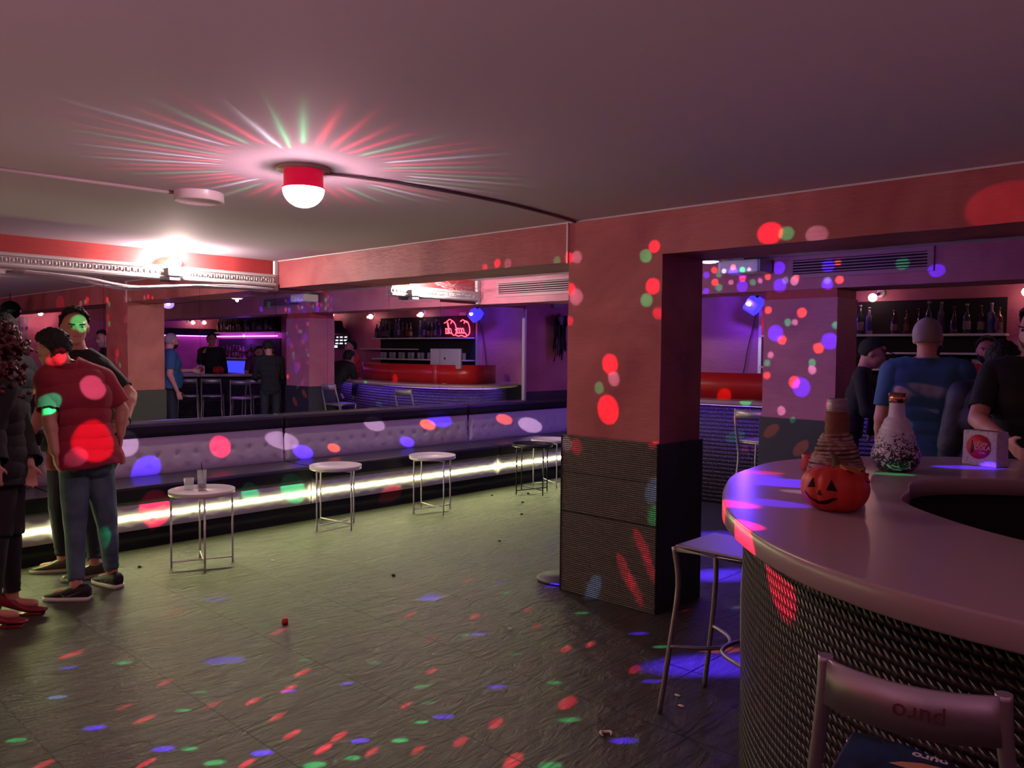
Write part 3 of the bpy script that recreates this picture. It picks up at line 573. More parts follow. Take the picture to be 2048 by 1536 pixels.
obj('jar_wall',lathe(B(),[(0,0),(.026,0),(.030,.006),(.030,.045),(.027,.052),(.030,.060),(.030,.068),(.026,.068),(.026,.010),(0,.010)],24),mat('red_glass',(.55,.06,.07),.15,spec=.8),jr)
obj('wax',lathe(B(),[(0,.011),(.0255,.011),(.0255,.03),(0,.03)],20),mat('red_wax',(.6,.12,.1),.5),jr)
nb=thing('napkin_box','white napkin dispenser box with a red round drink logo','napkin box',(5.965,3.90,CZ)); nb.rotation_euler=(0,0,R(-18))
bm=box(B(),-.075,.075,-.045,.045,0,.15,.006)
for v in bm.verts:
    if v.co.z>.1: v.co.x*=.98; v.co.y*=.94
obj('box_body',bm,mat('speckled_card',(.62,.52,.62),.6,vary=(90,(.42,.36,.5),.5,.62)),nb)
obj('slot',box(B(),-.055,.055,-.008,.008,.149,.1515),mat('slot_dark',(.03,.02,.03),.8),nb)
bm=B(); lathe(bm,[(0,0),(.052,0),(.052,.001),(0,.001)],40); bm.transform(Matrix.Translation((-.003,-.0448,.082))@Matrix.Rotation(PI/2,4,'X')); rd=obj('red_roundel',bm,mat('logo_red',(.62,.015,.04),.5),nb)
bm=B(); lathe(bm,[(0,0),(.007,0),(.0075,.028),(.0035,.040),(.003,.055),(0,.055)],10); bm.transform(Matrix.Translation((-.030,-.0462,.055))@Matrix.Diagonal((1,.15,1,1))); obj('printed_bottle',bm,mat('logo_dark',(.09,.01,.02),.5),rd)
mPr=mat('logo_white',(.8,.72,.8),.5)
for s_,z,sz in (('Coca',.098,.020),('COLA',.078,.026),('Cola',.058,.014)): text('printed_words',s_,sz,mPr,rd,Matrix.Translation((.013,-.0468,z))@Matrix.Rotation(PI/2,4,'X'),.0003,.2)

dup(nb,(7.56,6.84,CZ),R(-75),'white napkin dispenser on the main bar, seen only in the mirror','napkin dispensers on the bars'); nb['group']='napkin dispensers on the bars'

# ------------------------------------------------------------------ main bar along the far side
EDGE=[(1.72,9.03),(1.28,8.75),(1.02,8.3),(.95,7.8),(1.25,7.42),(1.9,7.24),(2.6,7.24),(3.3,7.36),(4.0,7.55),(4.8,7.85),(5.6,8.05),(6.35,8.1),(6.85,7.88),(7.15,7.3),(7.45,6.72),(7.7,6.1),(7.85,5.5)]
E_=spline([(x,y,0) for x,y in EDGE],8)
def offs(P,d):
    out=[]
    for i,p in enumerate(P):
        t=(P[min(i+1,len(P)-1)]-P[max(i-1,0)]).normalized(); out.append(p+Vector((-t.y,t.x,0))*d)
    return out
def strip_solid(P,d0,d1,z0,z1,i0=0,i1=None):
    A=offs(P,d0)[i0:i1]; C_=offs(P,d1)[i0:i1]; bm=B(); L4=[]
    for a,c in zip(A,C_): L4.append([bm.verts.new((a.x,a.y,z0)),bm.verts.new((a.x,a.y,z1)),bm.verts.new((c.x,c.y,z1)),bm.verts.new((c.x,c.y,z0))])
    for i in range(len(L4)-1):
        for q in range(4): f=bm.faces.new((L4[i][q],L4[i][(q+1)%4],L4[i+1][(q+1)%4],L4[i+1][q])); f.smooth=q in(0,2)
    bm.faces.new(L4[0][::-1]); bm.faces.new(L4[-1]); return bm
def uv_path(o,P):
    me=o.data; uv=me.uv_layers.new(name='UVMap'); cum=[0]
    for i in range(1,len(P)): cum.append(cum[-1]+(P[i]-P[i-1]).length)
    vu=[]
    for v in me.vertices:
        j=min(range(len(P)),key=lambda k:(P[k].x-v.co.x)**2+(P[k].y-v.co.y)**2); vu.append(cum[j])
    for l in me.loops: uv.data[l.index].uv=(vu[l.vertex_index],me.vertices[l.vertex_index].co.z)
ZB=1.075
mb=thing('main_bar','long curved main bar counter with purple lit ribbed front','bar counter',(0,0,0))
obj('counter_top',strip_solid(E_,0,.42,ZB-.05,ZB),mCounter,mb)
o=obj('ribbed_front',strip_solid(E_,.16,.20,.0,ZB-.05),mRibs,mb); uv_path(o,E_)
obj('edge_light',strip_solid(E_,.07,.10,ZB-.056,ZB-.0505,14,74),mBlueL,mb)
obj('red_upstand',strip_solid(E_,.33,.37,ZB,1.345,6,66),mRed,mb)
obj('upstand_seam',strip_solid(E_,.326,.331,ZB,1.345,38,39+1),mat('pink_seam',(.5,.05,.05),.4),mb)
# computer on the counter, its back to the room
ic=thing('desktop_computer','silver desktop computer seen from behind on the red upstand counter','computer',(1.72,7.70,ZB)); ic.rotation_euler=(0,0,R(2))
obj('screen_shell',box(B(),-.335,.335,-.018,.02,.215,.50,.012),mAlu,ic)
obj('display',box(B(),-.32,.32,.020,.022,.245,.49),emis('display_glow',(.5,.6,1),1.2),ic)
bm=B(); ell(bm,(-.005,0,.0),(.014,.0012,.015),2); ell(bm,(.009,0,.0),(.013,.0012,.015),2); ell(bm,(.006,0,.020),(.004,.001,.008),2,Matrix.Rotation(.6,3,'Y'))
obj('apple_emblem',bm,mBlack,ic,(0,-.019,.36))
obj('stand',box(box(B(),-.08,.08,-.01,.012,0,.26,.004),-.1,.1,-.09,.09,0,.008,.003),mAlu,ic)
# far wall bottle niche
def niche(name,label,x0,x1,y,z0,z1,shelf,grp=None,face='Y'):
    t=thing(name,label,'bottle shelf',(0,0,0),0,grp)
    obj('back_panel',box(B(),x0,x1,y-.02,y,z0,z1),mMatte,t)
    for z in shelf: obj('shelf_board',box(B(),x0,x1+.03,y-.20,y-.02,z-.022,z,.002),mWhite,t)
    return t
niche('bottle_shelf','black backed bottle shelf on the far wall behind the blue shirt man',2.50,4.98,YF,1.12,2.125,(1.765,1.40))
obj('upper_board',box(B(),3.9,5.4,YF-.18,YF-.0,1.555,1.575),mWhite); o=bpy.data.objects['upper_board']; tag(o,'short pale wall board under the bottle shelf by the bearded bartender','shelf'); o.name='wall_board'
niche('bottle_shelf','black backed bottle cabinet above the purple light strip in the mirror',8.45,11.2,YF,1.90,2.30,(1.925,))
niche('bottle_shelf','lower back shelf under the purple light strip in the mirror',8.45,11.2,YF,1.30,1.78,(1.34,))
# bottles
ORD='first second third fourth fifth sixth seventh eighth ninth tenth eleventh twelfth thirteenth fourteenth fifteenth sixteenth seventeenth eighteenth nineteenth twentieth twenty-first twenty-second twenty-third twenty-fourth'.split()
def bottle(kind,label,gc,lc,h=.30,r=.037,cap=(.3,.02,.02)):
    t=thing('liquor_bottle',label,'bottle',(0,0,-5)); m=mat('bottle_glass',gc,.12,spec=.8)
    if kind==0: pf=[(0,0),(r*.95,0),(r,.01),(r,h*.55),(r*.8,h*.66),(.014,h*.76),(.013,h),(0,h)]
    elif kind==1: pf=[(0,0),(r,0),(r,h*.62),(r*.9,h*.68),(.016,h*.74),(.014,h),(0,h)]
    else: pf=[(0,0),(r*1.1,0),(r*1.15,.02),(r*1.1,h*.45),(r*.6,h*.58),(.015,h*.70),(.014,h),(0,h)]
    obj('bottle_body',lathe(B(),pf,18),m,t)
    obj('paper_label',lathe(B(),[(r+.0012,h*.14),(r+.0016,h*.15),(r+.0016,h*.42),(r+.0012,h*.43)],18,cap=False),mat('bottle_label',lc,.6),t)
    obj('cap',lathe(B(),[(.016,h*.93),(.016,h+.004),(0,h+.004)],12),mat('bottle_cap',cap,.4),t)
    return t
kinds=[bottle(0,'b',(.02,.05,.03),(.22,.17,.2),.30,.036,(.2,.2,.2)),bottle(1,'b',(.07,.025,.006),(.16,.06,.04),.26,.036,(.05,.05,.05)),bottle(2,'b',(.015,.01,.02),(.28,.24,.28),.28,.036,(.12,.01,.01)),bottle(1,'b',(.12,.12,.15),(.06,.07,.16),.29,.034,(.25,.25,.25)),bottle(0,'b',(.04,.006,.006),(.2,.18,.1),.27,.035,(.1,.1,.1))]
# the ones the photo shows on the far wall, left to right
desc=['vermouth','slim','dark','amber','pale']
dl=[(3.62,0,'dark bottle with a round white label, first right of the rose pillar'),(3.72,3,'pale bottle beside the round label bottle near the rose pillar'),(3.98,4,'small dark bottle low in the shelf gap right of the rose pillar'),(4.10,1,'amber bottle left of the bald head on the far shelf'),(4.22,2,'dark squat bottle just left of the bald head'),(4.31,0,'dark green bottle directly above the bald head'),(4.42,3,'pale slim bottle above the bald head with a white neck'),(4.55,2,'tall dark bottle with a pale foil neck right of the bald head'),(4.66,0,'dark bottle with a round pale label above the bearded bartender'),(4.78,4,'dark bottle with a square pale label near the shelf end'),(4.87,3,'tall pale bottle near the right end of the far shelf'),(4.94,1,'small amber bottle last at the right end of the far shelf')]
for x,k,l in dl: dup(kinds[k],(x,YF-.11+random.uniform(-.03,.02),1.765),random.random()*6,l,'bottles on the far wall shelf',(1,1,random.uniform(.92,1.12)))
ml=[(3.24,2),(3.33,0),(3.42,1),(3.51,4)]
pos=['next to the neon sign','second from the neon sign','third from the neon sign','fourth from the neon sign','fifth from the neon sign','sixth from the neon sign','seventh from the neon sign','eighth from the neon sign','ninth from the neon sign','tenth from the neon sign']
for (x,k),p in zip(ml,pos): dup(kinds[k],(x,YF-.12,1.765),random.random()*6,'bottle on the far shelf, '+p+' in the mirror','bottles on the far wall shelf')
for row,(z,n,nm_) in enumerate(((1.925,24,'upper cabinet'),(1.34,22,'lower shelf'))):
    for i in range(n):
        x=8.58+i*(2.5/n)+random.uniform(-.02,.02)
        dup(kinds[random.randrange(5)],(x,YF-.11+random.uniform(-.03,.02),z),random.random()*6,ORD[i]+' bottle from the left wall end of the '+nm_+' by the purple strip','bottles of the '+nm_+' by the purple light strip',(1,1,random.uniform(.85,1.1)))
for k in kinds:
    for c in list(k.children): bpy.data.objects.remove(c)
    bpy.data.objects.remove(k)
# glasses row on the lower shelf behind the computer
gl=obj('drinking_glass',lathe(B(),[(0,0),(.028,0),(.034,.11),(.032,.11),(.027,.008),(0,.008)],14),mat('glass_pale',(.6,.6,.72),.1,spec=.8,alpha=.55)); gl.location=(2.66,YF-.1,1.40)
tag(gl,'clear glass at the right end of the row behind the computer','glass','clear glasses in the row behind the computer')
for i in range(1,18):
    c=gl.copy(); COL.objects.link(c); c.location=(2.66+i*.13,YF-.1+(i%2)*.03,1.40); c['label']=ORD[i]+' clear glass from the neon end of the row behind the computer'
gl['label']='first clear glass from the neon end of the row behind the computer'
# purple light strips
o=obj('purple_light_strip',box(B(),8.45,11.2,YF-.105,YF-.085,1.815,1.842),mPurp); tag(o,'glowing purple light strip along the far wall bottle cabinet','led strip')
o=obj('purple_light_strip',box(B(),XR-.10,XR-.085,7.4,8.95,1.82,1.845),mPurp); tag(o,'glowing purple light strip on the right wall near its corner','led strip')
o=obj('strip_shelf',box(B(),XR-.22,XR,7.2,8.98,1.85,2.0),mMatte); tag(o,'dark wall shelf above the purple strip on the right wall','shelf')
# blue lit cooler and tv
t=thing('drinks_cooler','low blue lit glass fronted drinks cooler behind the bar','cooler',(9.6,8.80,0)); 
obj('cooler_body',box(B(),-.75,.55,-.2,.22,0,1.30,.005),mBlack,t); obj('lit_window',box(B(),-.7,.5,-.205,-.2,1.02,1.28),emis('blue_glow',(.05,.06,1),1.2),t); obj('white_edge',box(B(),-.75,.55,-.23,-.2,.96,.985),emis('edge_glow',(.6,.7,1),1.1),t)
t=thing('wall_screen','wall mounted screen showing white icon rows on the far wall','screen',(6.33,YF-.08,1.70))
obj('screen_case',box(B(),-.47,.47,-.02,.02,-.13,.13,.005),mBlack,t)
bm=B(); random.seed(3)
for r_ in range(3):
    for c_ in range(6):
        if random.random()<.9: box(bm,-.42+c_*.145,-.42+c_*.145+random.uniform(.05,.11),-.024,-.0205,.075-r_*.06,.1-r_*.06)
box(bm,-.1,.42,-.024,-.0205,-.115,-.07)
obj('screen_icons',bm,emis('screen_white',(.75,.85,1),1.6),t); obj('wall_arm',box(B(),-.04,.04,.02,.08,-.05,.05),mBlack,t)
t=thing('extractor_hood','dark flared hood above the wall screen','hood',(6.15,YF-.15,1.86)); bm=B(); lathe(bm,[(.30,0),(.28,.03),(.14,.12),(.11,.22),(.10,.24),(0,.24)],4); obj('hood_shell',bm,mMatte,t)
# blue disco cube with cable
t=thing('blue_disco_light','glowing blue disco cube light hanging by the far wall','disco light',(2.38,8.93,2.13))
bm=box(B(),-.09,.09,-.09,.09,-.09,.09,.03); bm.transform(Euler((.5,.6,.3)).to_matrix().to_4x4()); obj('housing',bm,emis('blue_housing',(.06,.04,1),1.3,(.02,.02,.3)),t)
bm=B(); ell(bm,(0,0,0),(.035,.012,.02),2); bm.transform(Euler((0,.5,.3)).to_matrix().to_4x4()); obj('lens',bm,mIce,t,(-.02,-.105,.0))
obj('bracket',box(B(),-.05,.05,-.02,.04,.07,.16,.004),mBlack,t)
obj('cable',tube(B(),spline([(0,.07,-.08),(-.06,.09,-.3),(-.12,.09,-.55),(-.15,.09,-.75),(-.2,.09,-.95)],6),.006,6),mBlack,t)
o=obj('white_switch_box',box(B(),2.72,2.85,YF-.04,YF,2.13,2.18,.004),mWhite); tag(o,'small white box on the far wall above the neon sign','box')
# neon sign
ns=thing('neon_sign','red neon script sign reading Coca-Cola on the far wall','neon sign',(2.83,YF-.10,1.915)); mr=Matrix()
def arc(cx,cy,rx,ry,a0,a1,n=14): return [(cx+rx*math.cos(R(a0+(a1-a0)*i/n)),cy+ry*math.sin(R(a0+(a1-a0)*i/n))) for i in range(n+1)]
S=[]
def bigC(x): return [(x+.155,.085)]+arc(x+.10,.0,.085,.125,48,320)+[(x+.2,-.085)]
S+= [bigC(-.38)]
def o_(x): return arc(x,-.045,.032,.045,60,420)
S+=[o_(-.155),arc(-.085,-.045,.03,.045,50,310),o_(-.02)+[(.012,.0),(.012,-.08),(.03,-.09)],[(.035,-.03),(.065,-.02)]]
S+=[bigC(.02),o_(.225),[(.262,-.08),(.258,.02),(.268,.11),(.28,.08),(.268,-.02),(.272,-.085),(.29,-.09)],o_(.325)+[(.356,.0),(.356,-.08),(.38,-.09)]]
S+=[[(-.38+.1,-.125),(-.2,-.15),(-.1,-.125),(0,-.14),(.06,-.12)],[(-.3,.1),(-.2,.15),(-.12,.12)],[(.1,.125),(.2,.165),(.30,.12),(.38,.10)]]
bm=B()
for s_ in S:
    for k_,dd in ((1,0),): 
        pts=[Vector(((x+.22*z)*.80,-.0,z*.92)) for x,z in s_]; tube(bm,spline(pts,2),.0075,6)
obj('neon_script',bm,mNeon,ns); 
obj('sign_brackets',box(box(B(),-.34,-.33,.01,.09,.14,.15),.33,.34,.01,.09,.14,.15),mBlack,ns)
# wall bulbs
def wall_bulb(loc,label,rz=0,pw=1.0):
    t=thing('wall_bulb_lamp',label,'wall lamp',loc,rz,'bulb lamps on the walls')
    obj('bulb',ell(B(),(0,-.05,0),(.045,.045,.045),3),mBulb,t)
    obj('arm',tube(B(),[(0,-.03,.02),(.04,.03,.045)],.018,10),mat('lamp_purple',(.16,.05,.4),.4),t)
    obj('rose',lathe(B(),[(0,0),(.05,0),(.045,.02),(0,.02)],18),mWhite,t).matrix_local=Matrix.Translation((.05,.065,.05))@Matrix.Rotation(PI/2,4,'X')
    pl=point('bulb_light',(0,-.11,-.012),(1,.42,.40),pw,.02); pl.parent=t
    return t
wall_bulb((3.74,YF-.06,2.16),'glowing bulb lamp on the far wall right of the rose pillar')
wall_bulb((5.16,YF-.06,2.16),'glowing bulb lamp on the far wall past the shelf end')
wall_bulb((6.41,YF-.06,2.22),'glowing bulb lamp on the far wall near the wall screen')
wall_bulb((XR-.06,8.67,2.15),'glowing bulb lamp on the right wall above the purple strip',-PI/2)
wall_bulb((XR-.06,8.40,2.14),'glowing bulb lamp on the right wall left of its twin above the strip',-PI/2)
wall_bulb((XR-.06,5.25,2.22),'glowing bulb lamp on the right wall beside the cobweb decoration',-PI/2,9)
# air grilles in beam 2
def grille(x0,x1,z0,z1,label):
    t=thing('air_grille',label,'air vent',(0,0,0),0,'long air grilles in the rose beam'); y=6.642
    obj('grille_frame',box(box(box(box(B(),x0-.045,x1+.045,y-.006,y+.02,z1,z1+.035,.003),x0-.045,x1+.045,y-.006,y+.02,z0-.035,z0,.003),x0-.045,x0,y-.006,y+.02,z0,z1,.002),x1,x1+.045,y-.006,y+.02,z0,z1,.002),mat('grille_paint',(.40,.18,.24),.5),t)
    obj('duct_dark',box(B(),x0,x1,y+.002,y+.015,z0,z1),mMatte,t)
    bm=B(); n=5; s=(z1-z0)/n
    for k in range(n): box(bm,x0,x1,y-.004,y+.004,z0+k*s+.008,z0+(k+1)*s-.006)
    obj('slats',bm,mat('slat_paint',(.40,.20,.26),.5),t)
grille(.36,1.43,2.205,2.325,'long air grille in the rose beam left of the salmon pillar')
grille(3.87,4.93,2.225,2.345,'long air grille in the rose beam above the dotted pillar')
t=thing('ceiling_projector','white rounded unit under the ceiling left of the air grille','projector',(3.46,6.5,2.30)); obj('shell',box(B(),-.16,.22,-.13,.12,-.06,.055,.03),mWhite,t); obj('end_cap',box(B(),.22,.235,-.12,.11,-.05,.05,.004),mGrey,t); obj('mount',box(B(),-.05,.05,-.05,.05,.05,.085),mGrey,t)
# black ragged hanging decoration on the left wall
t=thing('hanging_ghoul','black ragged cloth ghoul decoration hanging on the left wall','decoration',(.10,8.06,2.02))
bm=B(); random.seed(11)
for k in range(22):
    y=-.12+.24*k/21; ln=random.uniform(.38,.62); x=random.uniform(-.02,.03)
    a=[bm.verts.new((x+random.uniform(-.015,.02),y+random.uniform(-.01,.01)-.012,-q*ln/5)) for q in range(6)]
    b_=[bm.verts.new((x+random.uniform(-.015,.02),y+.012+random.uniform(-.01,.012),-q*ln/5)) for q in range(6)]
    for q in range(5): bm.faces.new((a[q],b_[q],b_[q+1],a[q+1]))
bmesh.ops.solidify(bm,geom=bm.faces[:],thickness=.006)
obj('ragged_cloth',bm,mVinB,t); obj('skull_head',ell(ell(B(),(0,0,-.04),(.05,.06,.07),3),(.02,0,-.10),(.03,.035,.03),2),mat('grey_skull',(.16,.15,.17),.6),t)
obj('hook',tube(B(),[(-.08,0,.03),(0,0,.035),(0,0,.0)],.004,6),mSteel,t)
o=obj('emergency_light',box(B(),0,.05,8.0,8.2,2.12,2.18,.006),mGrey); tag(o,'small grey emergency light above the black ghoul','light fixture')
# right wall: pale cobweb cloth and dark mirror ball (seen in the mirror)
bm=B(); random.seed(5)
for k in range(16):
    y=3.7+.085*k; ln=random.uniform(.7,1.25); x=XR-.05
    a=[bm.verts.new((x+random.uniform(-.02,.01),y,2.15-q*ln/6)) for q in range(7)]; b_=[bm.verts.new((x+random.uniform(-.02,.01),y+.075*(1-q*.08),2.15-q*ln/6)) for q in range(7)]
    for q in range(6): bm.faces.new((a[q],b_[q],b_[q+1],a[q+1]))
bmesh.ops.solidify(bm,geom=bm.faces[:],thickness=.004)
tag(obj('cobweb_cloth',bm,mat('pale_cloth',(.5,.45,.58),.8,vary=(5,(.2,.1,.3),.5,.6))),'pale ragged cobweb cloth hung on the right wall beside a bulb lamp','decoration')
t=thing('mirror_ball','dark mirror ball hanging beside the salmon beam, seen in the mirror','mirror ball',(7.5,3.75,2.12)); bm=B(); bmesh.ops.create_uvsphere(bm,u_segments=24,v_segments=14,radius=.15); obj('ball',bm,mat('dark_facets',(.03,.06,.04),.12,metal=.9),t); obj('cord',tube(B(),[(0,0,.14),(0,0,.255)],.006,6),mBlack,t)

# ------------------------------------------------------------------ ceiling fixtures
dl=thing('disco_bulb_lamp','glowing disco bulb in a red holder on the ceiling','ceiling lamp',(3.575,2.042,HC))
obj('ceiling_plate',lathe(B(),[(0,-.012),(.118,-.012),(.125,0),(0,0)],36),mat('yellowed_plate',(.6,.45,.35),.5),dl)
obj('red_holder',lathe(B(),[(.088,-.012),(.090,-.085),(.097,-.088),(.097,-.094),(.06,-.094)],40,cap=False),mat('red_plastic',(.55,.01,.04),.4,em=(1,.0,.06),es=.35),dl)
bm=B(); lathe(bm,[(.094,-.094)]+[(.094*math.cos(a),-.094-.085*math.sin(a)) for a in [i*PI/2/12 for i in range(1,12)]]+[(0.001,-.179)],40,cap=False)
mD=bpy.data.materials.new('disco_dome'); mD.use_nodes=True; nt=mD.node_tree; nt.nodes.clear(); ou=nt.nodes.new('ShaderNodeOutputMaterial'); e=nt.nodes.new('ShaderNodeEmission'); e.inputs[0].default_value=(1,.80,.86,1); e.inputs[1].default_value=20
tr=nt.nodes.new('ShaderNodeBsdfTransparent'); mx=nt.nodes.new('ShaderNodeAddShader'); nt.links.new(e.outputs[0],mx.inputs[0]); nt.links.new(tr.outputs[0],mx.inputs[1]); nt.links.new(mx.outputs[0],ou.inputs[0])
obj('clear_dome',bm,mD,dl)
t=thing('lamp_cable','dark flex running over the ceiling from the disco bulb to the beam','cable',(0,0,0)); obj('flex',tube(B(),spline([(3.62,2.13,HC-.012),(3.70,2.6,HC-.008),(3.72,3.2,HC-.008),(3.66,3.75,HC-.008),(3.612,3.99,HC-.008)],8),.008,8),mat('flex_grey',(.20,.13,.15),.5),t)
obj('white_conduit',box(B(),3.548,3.560,3.982,3.997,2.115,HC-.004,.002),mWhite,t)
sd=thing('ceiling_speaker','round white flush unit on the ceiling with a white conduit','ceiling fixture',(2.64,1.99,HC)); obj('rim',lathe(B(),[(.125,0),(.128,-.045),(.118,-.05),(.112,-.046),(.112,-.03),(0,-.03)],40,cap=False),mWhite,sd); obj('conduit',tube(B(),[(-.06,-.11,-.008),(-.126,-.894,-.008),(-.30,-4.4,-.008)],.009,8),mat('conduit_white',(.6,.5,.52),.5),sd)
def uplight(y,z,label):
    t=thing('wall_floodlight',label,'floodlight',(.10,y,z),0,'floodlights on the crown moulding')
    obj('body',box(B(),-.045,.03,-.06,.06,-.05,.02,.008),mGrey,t); obj('cap',box(B(),-.035,.02,-.045,.045,-.085,-.05,.004),mGrey,t)
    obj('hot_face',ell(B(),(-.0,0,.062),(.035,.065,.04),3),mHot,t)
    point('floodlight_glow',(.19,y,z+.075),(1,.74,.70),70,.02)
    return t
uplight(2.975,2.205,'blazing floodlight on the crown moulding left of the beam'); uplight(5.60,2.185,'blazing floodlight on the crown moulding beyond the beam')
t=thing('round_downlight','round cool white downlight under the ceiling behind the pillar','ceiling lamp',(3.69,5.54,HC)); obj('drum',lathe(B(),[(.085,0),(.085,-.125),(.075,-.13)],30,cap=False),mWhite,t); obj('diffuser',lathe(B(),[(0,-.142),(.05,-.138),(.075,-.128),(.075,-.12),(0,-.12)],30),mIce,t); point('downlight_glow',(3.69,5.54,HC-.155),(.5,.45,1),4,.02)
t=thing('disco_ball_lamp','white round disco lamp mounted behind the salmon pillar','disco light',(3.80,4.62,2.13)); obj('dome',ell(B(),(0,-.0,.0),(.075,.075,.06),3),mat('milky_dome',(.7,.7,.75),.4,alpha=.5,em=(.6,.5,.9),es=.4),t); obj('bracket',tube(B(),[(0,0,.06),(0,0,.25)],.012,8),mWhite,t)
# ------------------------------------------------------------------ cobwebs
mWeb=mat('cobweb_fibre',(.75,.68,.72),.9)
def strands(name,label,anchors,sag,n,seed,spread=.02,r=.0025):
    random.seed(seed); bm=B()
    for k in range(n):
        P=[Vector(a)+Vector((random.uniform(0,.02),random.uniform(-spread,spread),random.uniform(-spread,spread)*.5)) for a in anchors]
        pts=spline(P,5)
        tube(bm,pts,[r*random.uniform(.5,1.4)]*len(pts),4)
    return tag(obj(name,bm,mWeb),label,'cobweb')
strands('cobweb_garland','white stretched cobweb garland hanging under the crown moulding',[(.08,1.8,2.11),(.08,2.25,2.085),(.08,2.62,2.042),(.08,3.0,2.075),(.08,3.5,2.105),(.08,3.93,2.10)],.0,26,1,.025,.0035)
random.seed(4); bm=B()
A=Vector((.06,6.60,2.37)); 
for k in range(16):
    e=Vector((.05+random.random()*.25,5.75+k*.05,2.33-.012*k)); tube(bm,spline([A+Vector((0,0,-.26*k/16)),(A+e)/2+Vector((.03,0,-.05)),e],5),.0016,3)
for k in range(30):
    t1,t2=random.random(),random.random(); a=Vector((.06,6.6-.7*t1,2.36-.1*t1-.1*random.random())); b_=Vector((.07+.1*random.random(),6.6-.6*t2,2.15+.2*random.random())); tube(bm,[a,(a+b_)/2+Vector((0,0,-.02)),b_],.0012,3)
tag(obj('corner_cobweb',bm,mWeb),'fake cobweb stretched in the corner above the blue disco light','cobweb')
# ------------------------------------------------------------------ unseen fill lamps added behind the camera to brighten the ceiling
def fill_lamp(loc,col,p,label,cat='ceiling lamp'):
    t=thing('added_fill_lamp',label,'added fill lamp',(loc[0],loc[1],0),0,'added fill lamps behind the camera'); obj('bowl',lathe(B(),[(.02,1.22),(.10,1.26),(.15,1.33),(.145,1.33),(.095,1.268),(.02,1.23)],30,cap=False),mGrey,t); obj('pole',tube(B(),[(0,0,.02),(0,0,1.23)],.012,8),mSteel,t); obj('foot',lathe(B(),[(0,0),(.14,0),(.13,.02),(0,.025)],30),mSteel,t)
    spot('added_fill_light',(loc[0],loc[1],1.32),(loc[0],loc[1],3),col,p,R(172),blend=.25,rad=.08)  # upward fill, added only to lift the ceiling brightness
fill_lamp((5.9,-1.0),(1,.50,.64),62,'added steel fill lamp behind the photographer')
fill_lamp((8.7,.35),(1,.45,.64),58,'added steel fill lamp right of the photographer')
fill_lamp((2.6,-1.9),(1,.42,.55),80,'added steel fill lamp in the back corner by the bench')
# purple and blue general glow of the bar side comes from its fixtures
point('blue_cube_glow',(2.36,8.80,2.13),(.13,.04,1),32,.02)
point('bar_purple_glow',(9.8,8.92,1.835),(.5,.06,1),16,.02)
point('ball_lamp_glow',(3.80,4.62,2.13),(.26,.13,1),42,.02)
# ------------------------------------------------------------------ litter on the floor and the round metal foot
def bits(name,label,cat,loc,bm,m): o=obj(name,bm,m); o.location=loc; return tag(o,label,cat)
bits('red_bottle_cap','small red plastic cap lying on the dance floor tiles','bottle cap',(2.86,2.368,0),lathe(B(),[(0,0),(.016,0),(.018,.012),(.014,.034),(0,.034)],16),mat('cap_red',(.5,.02,.03),.5))
bm=B(); tube(bm,[(.022*math.cos(a),.022*math.sin(a),.004+.004*math.sin(2*a)) for a in [i*.35 for i in range(15)]],[.003+.004*math.sin(i*.22) for i in range(15)],8)
bits('lemon_peel','curled pale lemon peel on the floor near the foreground','peel',(4.943,2.576,.004),bm,mat('peel',(.8,.75,.6),.5))
for i,(x,y,l) in enumerate(((3.817,3.202,'small white scrap on the tiles before the pillar'),(4.952,3.103,'pale scrap beside the feet of the backless stool'),(5.02,3.02,'second pale scrap between the feet of the backless stool'),(1.602,3.019,'pale flat scrap on the tiles right of the first table'))):
    bits('paper_scrap',l,'scrap',(x,y,.001),ell(B(),(0,0,.003),(.016,.010,.003),2),mat('scrap_white',(.75,.7,.65),.6))
for i,(x,y,l) in enumerate(((.86,6.05,'dark crumb on the tiles left of the black table'),(1.35,6.0,'dark crumb on the tiles before the black table'),(1.75,5.55,'dark crumb on the tiles farthest from the bench'),(2.53,3.40,'dark crumb at a tile corner in mid floor'),(1.1,2.27,'dark scrap on the tiles between the red shirt man and first table'),(2.35,4.63,'dark crumb nearest the pillar base'),(1.05,6.42,'dark crumb under the black table'))):
    bits('floor_crumb',l,'scrap',(x,y,.0),ell(B(),(0,0,.006),(.016,.010,.007),2),mMatte)
t=thing('round_base_plate','round black metal stand foot on the floor left of the pillar','stand base',(3.40,4.16,0)); obj('disc',lathe(B(),[(0,0),(.17,0),(.175,.012),(.16,.020),(0,.024)],40),mBlack,t)

